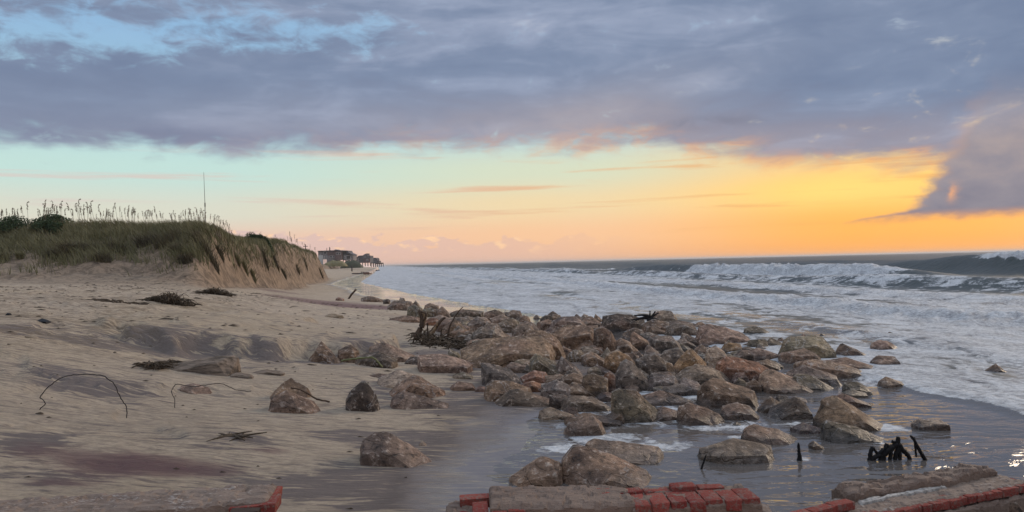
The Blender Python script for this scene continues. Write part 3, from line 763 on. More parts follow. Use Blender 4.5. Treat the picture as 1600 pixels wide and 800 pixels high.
ROCKS = [
 # --- lying by themselves on the sand
 (420,591,485,626,'pyr','b','upper of two crumbly brown rocks beside the low wire'),
 (424,611,498,646,'wr','b','crumbly brown rock with a dark root across it, lower of two'),
 (482,538,533,568,'pyr','b','pointed brown rock at the left end of the rock row on the sand'),
 (530,540,562,567,'block','b','squat brown rock between pointed rock and grey square rock on sand'),
 (556,546,618,574,'slab','d','dark flat-topped rock with a curved green reed in front',),
 (580,536,650,566,'slab','g','broad rough grey rock behind the flat-topped rock on sand'),
 (631,558,659,570,'lump','d','small dark rock touching the left tip of the pinkish slab'),
 (657,552,735,583,'slab','p','flat pinkish brown slab lying on sand left of the pile'),
 (578,584,616,591,'flat','b','thin brown rock barely showing above the sand'),
 (593,580,662,610,'flat','l','pale slab tilted up behind the broad chocolate brown rock'),
 (608,591,691,622,None,'b','broad chocolate brown rock with rounded hump on sand',[(608,618),(622,603),(640,592),(652,591),(672,603),(690,613),(691,619),(668,622),(630,621)]),
 (543,600,591,643,None,'d','upright dark rock crossed by one white vein',[(543,626),(549,614),(566,600),(571,600),(586,621),(591,643),(570,640),(550,632)]),
 (612,614,697,641,None,'g','pale-topped wedge tapering to a point on the sand',[(612,641),(616,622),(632,614),(640,617),(697,633),(690,636),(640,639)]),
 (569,682,668,730,None,'g','lone flat-topped grey boulder on the open foreground sand',[(569,706),(571,689),(579,683),(602,682),(614,687),(668,722),(652,729),(612,730),(580,714)]),
 (709,582,740,593,'flat','n','small dark green rock between pinkish slab and slate wedge'),
 (701,596,744,611,'flat','b','low brown rock sunk in sand left of the front brown slabs'),
 (742,604,764,613,'flat','m','small maroon rock tucked against the front brown slab'),
 (700,547,720,560,'wr','n','tiny green wedge in front of the tangled root'),
 # --- front left corner of the pile
 (755,568,816,603,None,'s','slate grey wedge sloping right at the sandy front of pile',[(756,590),(755,571),(764,568),(776,573),(795,578),(816,601),(800,603),(770,598)]),
 (787,566,830,583,'flat','g','low grey rock between slate wedge and long block'),
 (829,556,878,588,None,'n','sharp greenish tooth-shaped rock below the long block',[(829,580),(832,564),(839,556),(845,558),(878,587),(850,588)]),
 (862,558,910,588,'pyr','g','cracked grey pyramid right of the greenish tooth'),
 (816,580,860,599,'lump','r','dark red rock below the greenish tooth'),
 (850,585,887,600,'block','n','small dark block right of the dark red rock'),
 (880,584,912,603,'block','d','dark brown block left of the square brown block'),
 (909,584,949,620,'block','b','square upright brown block in the middle front of the pile'),
 (811,596,853,613,'flat','r','flat reddish rock wedged behind the front brown slabs'),
 (848,597,893,622,'block','s','dark slate block above the hanging black block'),
 (884,600,930,621,'wr','p','pale pink wedge resting beside dark slate block'),
 (760,597,830,629,None,'b','big brown slab at the sandy front left corner of pile',[(760,618),(763,603),(772,597),(800,600),(826,610),(830,624),(800,628),(768,627)]),
 (773,611,861,636,None,'d','rugged dark slab lowest at the left front of pile',[(773,632),(788,620),(800,612),(812,611),(836,619),(861,628),(856,635),(800,636)]),
 (860,616,891,639,'block','d','black cube-like block standing in white foam'),
 (881,620,955,646,None,'g','long grey rock with foam along its foot below square block',[(881,640),(884,625),(895,621),(925,623),(945,634),(955,640),(944,644),(900,645)]),
 (842,638,894,658,'slab','g','low round-backed rock at left end of the white foam'),
 (879,637,904,652,'lump','m','small maroon rock poking out of the white foam'),
 (887,645,968,670,'slab','b','low brown rock behind the pink pyramid in the swash'),
 (940,639,977,664,'wl','b','brown leaning rock beside the big mossy boulder'),
 (884,654,944,685,None,'p','pink pyramid rock at the water edge with sand streaming past',[(884,676),(892,664),(912,657),(926,654),(938,663),(944,678),(925,684),(895,682)]),
 (960,612,1030,664,None,'n','big mossy boulder sloping right in the front swash',[(960,632),(962,617),(972,612),(996,615),(1012,634),(1030,652),(1018,663),(985,660),(968,648)]),
 (1018,636,1069,660,'slab','b','low brown rock trailing right from the big mossy boulder'),
 (994,610,1086,637,'flat','g','flat streaked slab behind the big mossy boulder'),
 (934,612,963,630,'lump','m','small maroon rock left of the big mossy boulder'),
 (955,565,1014,613,None,'s','steep blue-grey pyramid with a rusty right flank',[(955,610),(962,590),(972,571),(981,565),(988,569),(1012,596),(1008,606),(985,612)]),
 (1008,585,1060,614,'lump','s','rounded blue slate rock right of the blue-grey pyramid'),
 (993,575,1022,596,'wr','d','small dark wedge behind the blue-grey pyramid'),
 (946,551,997,586,None,'o','orange brown angular rock above the blue-grey pyramid',[(946,570),(952,556),(966,551),(982,558),(997,578),(990,586),(960,580)]),
 (926,570,965,586,'wr','g','low grey wedge left of the orange brown angular rock'),
 (944,582,962,613,'block','r','narrow rusty rock squeezed left of the blue-grey pyramid'),
 (1021,569,1060,592,None,'o','tan orange block right of a dark hollow in the pile',[(1021,590),(1025,574),(1043,569),(1050,571),(1060,588),(1040,592)]),
 (997,555,1042,592,'block','d','dark block with shadowed face left of tan orange block'),
 (1028,547,1073,576,None,'g','smooth grey slab leaning left in the pile centre',[(1028,566),(1042,550),(1060,547),(1070,554),(1073,564),(1050,576)]),
 (1052,549,1108,587,None,'o','olive brown roof-shaped block with a bright right edge',[(1052,578),(1066,560),(1079,549),(1084,550),(1108,576),(1098,583),(1066,587)]),
 (1057,573,1141,605,None,'g','wide pale grey slab right of the blue slate rock',[(1057,592),(1072,580),(1092,573),(1112,577),(1134,588),(1141,602),(1110,605),(1075,602)]),
 (1062,594,1100,620,'lump','s','smooth wet slate rock under the wide pale grey slab'),
 (1095,592,1180,641,None,'b','large blocky brown boulder with squared right end',[(1095,622),(1101,598),(1112,592),(1128,598),(1176,615),(1179,632),(1172,641),(1140,636),(1105,628)]),
 (1062,634,1134,669,None,'b','brown rock with dark overhang left of the reflecting water',[(1062,655),(1066,640),(1082,634),(1105,641),(1122,650),(1134,666),(1105,668),(1072,662)]),
 (1129,632,1187,659,None,'b','tawny rock in front of the blocky boulder with squared end',[(1129,646),(1134,636),(1156,632),(1172,638),(1187,656),(1160,659),(1140,652)]),
 (1146,591,1176,614,'pyr','n','small grey pinnacle behind the large blocky brown boulder'),
 (1167,594,1188,616,'block','b','small brown cube right of the grey pinnacle'),
 (1122,560,1198,598,None,'r','large rusty red boulder near the pile right side',[(1122,584),(1126,570),(1138,561),(1152,562),(1184,570),(1197,579),(1194,593),(1170,598),(1140,592)]),
 (1143,583,1177,604,'lump','m','maroon rock under the front of the rusty red boulder'),
 (1190,581,1277,618,None,'p','long pinkish wedge with rusty underside sloping into water',[(1190,600),(1196,588),(1205,581),(1216,583),(1250,600),(1277,613),(1248,617),(1205,607)]),
 (1233,574,1304,600,'slab','g','grey slab lying over the dark tilted wedge'),
 (1243,583,1302,614,None,'n','dark tilted wedge right of the long pinkish wedge',[(1243,594),(1250,585),(1258,583),(1280,595),(1302,609),(1298,613),(1262,607)]),
 (1248,562,1356,595,None,'p','very long flat slab tilted to the right at pile edge',[(1248,576),(1252,566),(1266,562),(1300,568),(1344,582),(1356,589),(1340,594),(1290,588)]),
 (1290,558,1368,585,'slab','m','low mauve slab behind the very long flat slab'),
 (1221,526,1300,567,None,'n','largest grey-green boulder at the right rear of pile',[(1221,558),(1226,538),(1240,530),(1268,529),(1287,531),(1296,548),(1300,562),(1270,567)]),
 (1221,544,1284,572,None,'b','dark-fronted brown block before the largest grey-green boulder',[(1221,566),(1223,556),(1238,544),(1258,547),(1272,553),(1284,568),(1250,572)]),
 (1246,523,1274,540,'pyr','p','pink rock tip above the largest grey-green boulder'),
 (1302,539,1359,563,None,'b','sharp brown pyramid at the edge of the foam',[(1302,562),(1312,548),(1321,539),(1335,547),(1359,559),(1350,563)]),
 (1359,556,1407,578,'lump','p','rounded pink and grey rock where the foam breaks'),
 (1362,533,1412,552,None,'p','slanted pink block standing in the surf',[(1362,548),(1368,537),(1378,533),(1396,537),(1412,550),(1390,552)]),
 (1380,519,1413,532,'pyr','d','dark pyramid tip farthest out in the surf'),
 (1399,534,1416,539,'flat','d','tiny dark rock awash beside the slanted pink block'),
 (1410,553,1472,561,'flat','d','long low dark rock awash in the surf'),
 (1539,570,1578,589,'pyr','b','lone brown rock far right in the foam'),
 (1278,521,1294,529,'pyr','d','tiny black peak behind the largest grey-green boulder'),
 (1164,511,1208,526,None,'n','olive rock standing clear of the pile in the surf',[(1164,522),(1167,514),(1183,511),(1192,514),(1208,524),(1190,526)]),
 (1169,527,1200,549,'block','n','grey-green rock left of the dark green pyramid'),
 (1193,527,1224,546,'pyr','n','dark green pyramid left of the largest grey-green boulder'),
 (1213,527,1232,539,'pyr','p','small pinkish peak between green pyramid and largest boulder'),
 (1169,545,1224,566,'slab','p','broad pinkish rock below the dark green pyramid'),
 (1142,547,1172,564,'block','n','pale green block above the rusty red boulder'),
 (1103,544,1142,580,None,'l','pale granite rock left of the rusty red boulder',[(1103,572),(1107,550),(1120,544),(1132,552),(1142,572),(1125,580)]),
 (1092,509,1174,542,None,'p','big smooth pinkish slab sloping down to the sea',[(1092,530),(1098,514),(1112,509),(1136,514),(1166,528),(1174,540),(1130,542)]),
 (1095,524,1148,544,'lump','b','brown hump in front of the big smooth pinkish slab'),
 (1083,540,1116,563,'slab','b','rough brown rock between olive roof block and pale granite'),
 (1127,537,1161,554,'lump','o','ochre rock below the big smooth pinkish slab'),
 (1158,541,1190,554,'slab','d','dark slab in the gap below the grey-green rock'),
 (1041,507,1093,531,None,'g','grey block with dark undercut near the pile crest',[(1041,524),(1046,512),(1056,508),(1082,508),(1088,518),(1093,529),(1060,530)]),
 (1065,522,1097,542,'wr','b','small leaning brown rock right of the undercut grey block'),
 (1018,526,1067,553,None,'s','faceted dark grey block in the pile centre',[(1018,546),(1020,530),(1032,527),(1050,528),(1060,538),(1067,549),(1045,553)]),
 (984,519,1019,547,'wr','b','brown wedge left of the faceted dark grey block'),
 (959,530,998,558,None,'b','brown peaked rock right of the overhanging boulder',[(959,552),(962,538),(971,531),(984,536),(998,552),(980,558)]),
 (1002,540,1033,560,'pyr','g','grey rock in front of the faceted dark grey block'),
 (983,546,1007,562,'pyr','b','small brown rock below the brown peaked rock'),
 (1004,501,1044,526,'block','b','brown block under the black driftwood roots'),
 (1014,510,1047,528,'wr','b','thin slanting brown rock before the block under driftwood'),
 (1021,486,1060,508,None,'l','pale boulder on the skyline touching the black driftwood',[(1021,504),(1024,491),(1032,487),(1048,488),(1056,498),(1060,506),(1040,508)]),
 (943,492,1006,521,None,'d','dark craggy boulder left of the black driftwood',[(943,508),(946,496),(968,493),(985,495),(1004,502),(1006,516),(975,521)]),
 (1040,501,1096,515,'slab','d','low dark slab right of the pale skyline boulder'),
 (1081,501,1108,515,'pyr','b','small brown peak at the right end of the pile crest'),
 (924,490,945,508,'pyr','b','brown peak left of the dark craggy boulder'),
 (904,497,946,515,'slab','b','brown slab below the brown peak on the crest'),
 (890,490,912,505,'pyr','g','small grey peak on the crest near the middle'),
 (908,492,924,504,'lump','g','small round rock between two peaks on the crest'),
 (857,486,882,500,'wr','d','black rock sticking up from the crest'),
 (845,492,864,506,'lump','d','dark rock left of the black crest rock'),
 (861,491,878,505,'lump','g','small grey rock right under the black crest rock'),
 (841,499,874,517,'slab','b','brown slab with dark end below the crest'),
 (861,496,917,520,None,'g','humped grey boulder behind the overhanging boulder',[(861,514),(866,503),(880,497),(898,497),(911,505),(917,516),(890,520)]),
 (847,513,888,528,'flat','d','flat dark rock behind the lumpy boulder at block end'),
 (866,510,936,558,None,'b','overhanging boulder with a black hollow beneath it',[(866,524),(878,516),(893,512),(924,511),(934,520),(936,540),(928,547),(880,546),(872,536)]),
 (929,510,963,555,None,'b','lit brown wedge right of the overhanging boulder',[(929,548),(931,518),(944,513),(953,518),(963,532),(957,544),(942,555)]),
 (819,519,881,564,None,'b','lumpy pale brown boulder at right end of the long block',[(819,530),(826,521),(846,520),(860,524),(874,538),(881,556),(870,562),(845,560)]),
 (727,531,861,574,None,'b','longest block of the pile with a smooth grey top',[(727,548),(745,540),(758,534),(810,531),(842,532),(857,543),(861,560),(822,571),(778,574),(757,567),(731,557)]),
 (883,546,917,566,'lump','g','grey rock beneath the hollow of the overhanging boulder'),
 (911,552,952,574,'slab','b','rough brown slab right of the grey rock under the hollow'),
 (935,545,962,568,'pyr','n','olive rock right of the hollow under overhanging boulder'),
 (975,551,1002,572,'pyr','d','dark rock between orange brown rock and dark hollow'),
 (886,574,912,590,'pyr','l','small pale rock above the square brown block'),
 (1006,560,1030,580,'lump','g','grey rock above the dark hollow in the pile'),
 # --- far left wing of the pile
 (793,484,816,498,'lump','g','round grey rock on the skyline against the bright swash'),
 (832,492,845,499,'pyr','d','tiny dark peak in the bright swash behind the pile'),
 (809,494,829,508,'lump','b','brown rock right below the round grey skyline rock'),
 (783,499,813,520,'block','n','greenish block left of the round granite boulder'),
 (802,504,836,530,'lump','g','round granite boulder above the longest block'),
 (756,484,787,502,'block','b','square brown block on the skyline of the left wing'),
 (784,487,797,497,'lump','d','dark stone right of the square skyline block'),
 (767,494,797,511,'block','g','grey block in front of the square skyline block'),
 (779,502,802,520,'block','g','grey cube between two granite rocks in the left wing'),
 (729,495,769,517,'lump','g','broad grey boulder behind the tangled root branches'),
 (738,511,773,542,'block','s','dark square boulder at tip of the longest root branch'),
 (751,512,796,542,None,'l','pale cracked pyramid above the longest block',[(751,538),(762,524),(774,513),(784,519),(796,538),(775,541)]),
 (755,505,785,521,'lump','g','grey rock behind the pale cracked pyramid'),
 (701,483,753,496,'flat','d','long dark flat rock at the back of the left wing'),
 (680,478,704,496,'pyr','g','grey peak left of the long dark flat rock'),
 (659,482,684,496,'block','n','dark square rock left of the grey peak'),
 (636,478,661,498,'block','n','upright greenish block behind the root stump'),
 (663,474,685,483,'flat','p','flat pinkish rock behind the dark square rock'),
 (622,465,635,477,'lump','g','round upright stone at the far tip of the rocks'),
 (634,470,646,479,'lump','g','small stone right of the round upright far stone'),
 (644,470,656,479,'pyr','g','small pale peak right of the far round stones'),
 (607,470,641,485,'lump','g','low grey rock in front of the far round stones'),
 (610,494,662,504,'flat','b','low brown rock half buried left of the root stump'),
 (677,492,709,506,'slab','l','pale slab behind the root stump'),
 (663,497,688,509,'lump','r','reddish rock hidden behind the root stump'),
 (711,495,729,511,'block','s','purple-grey block behind the thin upright branch'),
 (721,493,748,508,'slab','l','pale slab right of the thin upright branch'),
 (687,502,714,516,'lump','p','pinkish rock right of the root stump'),
 (599,467,609,475,'block','d','dark stone at the far tip near leaning post'),
 (566,463,600,472,'flat','b','low dark rocks beside the leaning post'),
 (524,464,537,470,'flat','r','small reddish rock left of the leaning post'),
 # --- in the shallow water at the right front
 (1279,621,1383,678,None,'b','largest boulder in the shallow water with a long right slope',[(1280,655),(1292,632),(1300,623),(1309,622),(1345,645),(1383,671),(1355,677),(1320,668),(1284,663)]),
 (1290,661,1388,698,None,'n','two-tone rock below the largest water boulder',[(1290,684),(1294,666),(1302,662),(1340,670),(1362,680),(1388,692),(1350,697),(1300,692)]),
 (1305,617,1354,640,'slab','m','mauve slab behind the largest water boulder'),
 (1320,599,1363,620,None,'n','oval mossy rock in the golden shallow water',[(1320,608),(1324,600),(1342,599),(1355,607),(1363,617),(1345,620)]),
 (1316,610,1352,624,'flat','n','low mossy rock under the oval mossy rock'),
 (1371,588,1438,608,'wr','b','dark-ended wedge beside the foam edge'),
 (1296,593,1315,606,'block','d','small dark cube left of the oval mossy rock'),
 (1427,655,1479,676,'lump','b','lone brown rock right of the black stump in the shallows'),
 (1182,620,1227,648,'pyr','b','dark brown pyramid left of the black angular rock'),
 (1200,624,1265,660,None,'d','black angular wet rock in the shallow water',[(1200,654),(1215,643),(1236,634),(1246,624),(1258,632),(1265,648),(1256,659),(1225,658)]),
 (1211,619,1238,636,'lump','d','dark rock wedged behind the black angular rock'),
 (1229,620,1263,633,'flat','m','flat maroon rock behind the black angular rock'),
 (1165,668,1249,700,None,'b','curved brown slab in shallow water left of the black stub',[(1165,682),(1172,671),(1184,668),(1215,674),(1249,692),(1240,699),(1200,690)]),
 (1095,688,1202,730,'flat','g','wide flat submerged slab behind the thin stick'),
 (1144,660,1160,668,'lump','n','tiny rock in the water right of the brown overhang rock'),
 (1266,689,1292,706,'wr','b','small brown wedge right of the black stub'),
 (1238,662,1288,681,'flat','m','reddish flat rock awash near the two-tone rock'),
 (922,689,1032,730,None,'g','long low grey rock with foam behind the front boulder',[(922,700),(928,691),(950,693),(985,706),(1025,704),(1032,712),(1005,729),(975,722),(940,708)]),
 (885,702,1022,768,None,'b','biggest front boulder with wet slope, just behind the brick wall',[(885,736),(888,722),(905,703),(925,706),(960,719),(1005,740),(1022,762),(985,767),(930,748),(895,742)]),
 (800,710,878,764,None,'b','ribbed sand-swept rock left of the biggest front boulder',[(800,750),(815,741),(846,720),(872,728),(876,735),(878,760),(850,764),(815,758)]),
]
for i, r in enumerate(ROCKS):
    x0, y0, x1, y1, sh, col, lab = r[:7]
    pl = r[7] if len(r) > 7 else None
    pile = i >= 18
    make_rock(x0, y0, x1, y1, sh, col, lab, i + 1, 'rock' if (x1 - x0) < 45 else 'boulder', PILE if pile else 'rocks scattered on the sand', poly=pl)
# small stones that fill the chinks of the pile
rng = random.Random(5)
for k in range(110):
    t = rng.random()
    px = 700 + 520 * rng.random(); 
    lo = np.interp(px, [700, 800, 900, 1050, 1220], [506, 512, 515, 520, 552]); hi = np.interp(px, [700, 760, 860, 1000, 1220], [520, 560, 618, 630, 606])
    py = lo + (hi - lo) * rng.random()
    w = rng.uniform(18, 42)
    near = min((r for r in ROCKS[18:] if r[1] < 640), key=lambda r: ((r[0] + r[2]) / 2 - px) ** 2 + (((r[1] + r[3]) / 2 - py) * 1.6) ** 2)
    ck = rng.choice('gbdbsn'); cn = dict(g='grey', b='brown', d='dark', s='slate', n='greenish')[ck]
    lab = 'small %s stone wedged beside the %s' % (cn, ' '.join(near[6].split()[:10]))
    make_rock(px - w / 2, py - w * .5, px + w / 2, py, rng.choice(['lump', 'block', 'pyr', 'slab']), ck, lab, 300 + k, 'rock', 'small stones in the chinks of the rock pile')
# ------------------------------------------------------------------ small builders
class MB:
    """collects vertices and faces of one mesh"""
    def __init__(s): s.V = []; s.F = []
    def add(s, V, F):
        k = len(s.V); s.V += [tuple(v) for v in V]; s.F += [tuple(i + k for i in f) for f in F]; return s
    def box(s, c, d, rz=0.0, jit=0.0, rng=None):
        ca, sa = math.cos(rz), math.sin(rz)
        V = []
        for dz in (-1, 1):
            for dx, dy in ((-1, -1), (1, -1), (1, 1), (-1, 1)):
                x = dx * d[0] / 2 + (rng.uniform(-jit, jit) if rng else 0); y = dy * d[1] / 2 + (rng.uniform(-jit, jit) if rng else 0)
                V.append((c[0] + x * ca - y * sa, c[1] + x * sa + y * ca, c[2] + dz * d[2] / 2 + (rng.uniform(-jit, jit) if rng else 0)))
        return s.add(V, [(3, 2, 1, 0), (4, 5, 6, 7), (0, 1, 5, 4), (1, 2, 6, 5), (2, 3, 7, 6), (3, 0, 4, 7)])
    def prism(s, prof, y0, y1):
        """profile of (x, z) pushed from y0 to y1"""
        n = len(prof)
        V = [(x, y0, z) for x, z in prof] + [(x, y1, z) for x, z in prof]
        F = [tuple(range(n)), tuple(range(2 * n - 1, n - 1, -1))] + [(i, i + n, (i + 1) % n + n, (i + 1) % n) for i in range(n)]
        return s.add(V, F)
    def tube(s, P, Rr, n=7, wob=0.0, seed=0):
        rng = random.Random(seed)
        P = [Vector(p) for p in P]; V = []; F = []
        for i, p in enumerate(P):
            t = (P[min(i + 1, len(P) - 1)] - P[max(i - 1, 0)]).normalized()
            a = t.cross(Vector((0.13, .31, 1)) if abs(t.z) < .9 else Vector((1, .2, 0))).normalized(); b = t.cross(a)
            for k in range(n):
                q = 2 * math.pi * k / n; r = Rr[i] * (1 + rng.uniform(-wob, wob))
                V.append(p + (a * math.cos(q) + b * math.sin(q)) * r)
        for i in range(len(P) - 1):
            for k in range(n):
                F.append((i * n + k, i * n + (k + 1) % n, (i + 1) * n + (k + 1) % n, (i + 1) * n + k))
        F.append(tuple(range(n - 1, -1, -1))); F.append(tuple((len(P) - 1) * n + k for k in range(n)))
        return s.add(V, F)
    def build(s, name, mat, parent=None, loc=None, smooth=False):
        me = bpy.data.meshes.new(name)
        o_ = Vector(loc) if loc is not None else Vector((0, 0, 0))
        me.from_pydata([tuple(Vector(v) - o_) for v in s.V], [], s.F)
        if smooth: me.polygons.foreach_set('use_smooth', [True] * len(me.polygons))
        me.update()
        bm = bmesh.new(); bm.from_mesh(me); bmesh.ops.recalc_face_normals(bm, faces=bm.faces); bm.to_mesh(me); bm.free()
        if parent is not None: return link(name, me, mat, parent)
        return link(name, me, mat, None, loc)
def spline(P, k=5):
    """a smooth run through points"""
    P = [Vector(p) for p in P]; out = []
    for i in range(len(P) - 1):
        a, b, c, d = P[max(i - 1, 0)], P[i], P[i + 1], P[min(i + 2, len(P) - 1)]
        for j in range(k):
            t = j / k
            out.append(.5 * ((2 * b) + (c - a) * t + (2 * a - 5 * b + 4 * c - d) * t * t + (3 * b - a - 3 * c + d) * t ** 3))
    out.append(P[-1]); return out
def radii(n, r0, r1): return [r0 + (r1 - r0) * i / (n - 1) for i in range(n)]

def plain(name, col, rough=.8, var=.35, scale=6.0, bump=.3, bd=.02, stretch=(1, 1, 1), spec=.25, col2=None):
    g, fin = new_mat(name)
    p = g.vscale(g.objc(), stretch)
    n = g.noise(p, scale, 5, .65, .4); n2 = g.noise(p, scale * 7, 4, .7)
    c2 = col2 or tuple(c * .45 for c in col)
    c = g.mix(g.sat(g.ss(n, .35, .68) * var * 1.6 + (n2 - .5) * var), col, c2)
    return fin(g.bsdf(c, rough, spec, g.bump(n * .6 + n2 * .4, bump, bd)))
M = {}
M['dead_wood'] = plain('dead_wood', (.115, .075, .05), .85, .6, 9, .7, .02, (1, 1, .3))
M['pale_wood'] = plain('pale_wood', (.30, .20, .12), .85, .5, 9, .6, .02)
M['char'] = plain('charred_wood', (.012, .010, .010), .6, .3, 14, .6, .02)
M['weed'] = plain('dry_weed', (.085, .060, .038), .9, .5, 20, .3)
M['wire'] = plain('rusty_wire', (.045, .035, .03), .7, .3, 40, .2)
M['reed'] = plain('green_reed', (.17, .17, .075), .7, .3, 12, .2)
M['shell'] = plain('shell', (.52, .30, .20), .5, .2, 30, .1)
M['white_shell'] = plain('white_shell', (.62, .58, .5), .5, .2, 30, .1)

# ------------------------------------------------------------------ the tangled root on the sand
def polyline(pts, D): return [at(px, py, D + (p[2] if len(p) > 2 else 0)) for p in pts for px, py in [p[:2]]]
def px2m(px, D): return px / FPX * D

rb = ground(672, 532); RD = rb.y
rt = empty('tangled_root', rb)
tag(rt, 'uprooted tangled stump with bare branches on the sand beside the rocks', 'driftwood')
def branch(pts, r0, r1, name, mat, parent, D, seed=0, sharp=False, origin=None, n=8):
    P = spline(polyline(pts, D), 4) if not sharp else polyline(pts, D)
    if origin is not None: P = [p - origin for p in P]
    mb = MB().tube(P, radii(len(P), px2m(r0, D), px2m(r1, D)), n, .22, seed)
    return mb.build(name, mat, parent, smooth=True)
branch([(650, 527), (656, 516), (660, 506), (659, 496), (655, 485)], 6.0, 2.2, 'trunk', M['dead_wood'], rt, RD, 1, origin=rb)
branch([(660, 508), (664, 498), (661, 491), (656, 488)], 3.2, 1.6, 'broken_prong', M['pale_wood'], rt, RD, 2, origin=rb)
branch([(661, 500), (666, 494), (664, 489), (658, 487)], 2.2, 1.2, 'broken_prong', M['dead_wood'], rt, RD - .05, 9, origin=rb)
branch([(668, 530), (676, 517), (684, 507), (690, 500), (696, 496)], 4.4, 1.6, 'branch', M['dead_wood'], rt, RD, 3, origin=rb)
branch([(672, 524), (679, 514), (684, 503)], 2.8, 1.2, 'branch', M['pale_wood'], rt, RD - .1, 4, origin=rb)
branch([(668, 526), (668, 514), (668, 504)], 1.7, .8, 'branch', M['dead_wood'], rt, RD + .2, 5, origin=rb)
branch([(696, 538), (700, 524), (703, 510), (710, 496), (718, 485), (724, 479)], 2.2, .5, 'branch', M['dead_wood'], rt, RD - .3, 6, origin=rb)
branch([(710, 540), (719, 527), (734, 522), (757, 520)], 2.2, .7, 'branch', M['dead_wood'], rt, RD - .5, 7, origin=rb)
branch([(718, 529), (720, 524)], 1.2, .6, 'twig', M['dead_wood'], rt, RD - .5, 8, origin=rb)
branch([(684, 534), (688, 527), (690, 519)], 2.6, .8, 'branch', M['dead_wood'], rt, RD - .2, 10, origin=rb)
rng = random.Random(11)
mb = MB()
for k in range(150):
    px = rng.triangular(636, 742, 676); py = np.interp(px, [636, 680, 742], [528, 534, 540]) + rng.gauss(0, 4)
    c = ground(px, min(py + 3, 546))
    a = rng.uniform(0, 6.28); L = rng.uniform(.15, .6); up = rng.uniform(.0, .18) * (1.4 if px < 690 else .8)
    q = [c + Vector((0, 0, .01)), c + Vector((math.cos(a) * L * .5, math.sin(a) * L * .5, up)), c + Vector((math.cos(a + .6) * L, math.sin(a + .6) * L, rng.uniform(.0, up)))]
    P = spline([p - rb for p in q], 3)
    mb.tube(P, radii(len(P), rng.uniform(.008, .03), .005), 4, .2, k)
mb.build('root_mass', M['weed'], rt, smooth=True)

# black roots lying on the crest of the pile
db = ground(1018, 520); DD = db.y - .2
dw = empty('driftwood_roots', at(1018, 500, DD))
tag(dw, 'black driftwood root lying on the crest of the rock pile', 'driftwood')
do = at(1018, 500, DD)
for i, (pts, r0, r1) in enumerate([
    ([(1022, 500), (1016, 495), (1005, 492.5), (991, 493)], 3.2, 1.0), ([(1020, 500), (1010, 496), (997, 498), (986, 500)], 2.6, .8),
    ([(1014, 498), (1002, 498), (991, 502)], 1.8, .6), ([(1016, 497), (1015.5, 491), (1015.5, 485)], 1.8, .8), ([(1017, 496), (1021, 491), (1024, 486)], 1.8, .9),
    ([(1019, 495), (1025, 491), (1029, 489)], 1.6, .9), ([(1014, 500), (1022, 498), (1031, 502), (1041, 510)], 3.2, 1.2), ([(1013, 503), (1017, 498), (1020, 495)], 4.2, 2.6)]):
    branch(pts, r0, r1, 'root', M['char'], dw, DD, 20 + i, origin=do)

# leaning post far along the rocks
pb = ground(546, 467)
po = MB().tube([at(544, 468, pb.y), at(549, 460.5, pb.y), at(556.5, 452, pb.y)], [px2m(1.7, pb.y), px2m(1.6, pb.y), px2m(1.4, pb.y)], 6, .1, 3).build('leaning_post', M['dead_wood'], loc=pb)
tag(po, 'dark post leaning right at the far end of the rocks', 'post')

# charred stump in the shallows
def black(name, label, base_px, strokes, cat='stump'):
    b = ground(*base_px); D = b.y; e = empty(name, b); tag(e, label, cat)
    for i, (pts, r0, r1) in enumerate(strokes):
        branch(pts, r0 * 1.2, r1 * 1.2, 'root' if i else 'stem', M['char'], e, D, 40 + i, origin=b, n=7)
    return e
black('charred_stump', 'black branching stump standing on root legs in shallow water', (1392, 722), [
    ([(1403, 682), (1403, 690), (1402, 702), (1399, 714), (1398, 724)], 2.4, 3.2),
    ([(1402, 694), (1394, 700), (1391, 712), (1390, 724)], 3.6, 2.0), ([(1400, 691), (1394, 690)], 2.4, 2.4),
    ([(1404, 694), (1411, 703), (1418, 711), (1422, 720)], 3.6, 2.4), ([(1405, 700), (1406, 712), (1406, 722)], 2.8, 2.2),
    ([(1395, 697), (1386, 705), (1381, 713), (1379, 723)], 4.4, 3.4), ([(1386, 693), (1383, 702), (1378, 712), (1375, 722)], 2.6, 3.2),
    ([(1363, 698), (1360, 708), (1359, 716), (1358, 724)], 2.6, 2.8), ([(1363, 698), (1369, 706), (1373, 709), (1380, 701)], 2.0, 2.4),
    ([(1360, 720), (1368, 714), (1376, 710)], 3.2, 3.2)])
black('charred_stump', 'black leaning forked stick right of the branching stump', (1447, 722), [
    ([(1422.5, 681), (1428, 687), (1433, 697), (1440, 709), (1447.5, 722)], 1.6, 2.8), ([(1430, 689), (1430.5, 700), (1431, 710), (1432, 714)], 1.8, 1.0), ([(1429, 687), (1429, 683)], 1.2, .7)])
black('charred_stub', 'short black pointed stub in the water behind the bricks', (1249, 723), [
    ([(1247.5, 692), (1248, 702), (1249, 712), (1249.5, 724)], 1.2, 3.2), ([(1248, 714), (1251, 718), (1254.5, 723)], 2.2, 1.6), ([(1249, 714), (1246.5, 719), (1245, 723)], 1.8, 1.2)], 'stub')
black('stick', 'thin black stick poking out of the wet sand', (1095, 736), [([(1103.5, 710), (1099, 723), (1094.5, 737)], .7, 1.6)], 'stick')

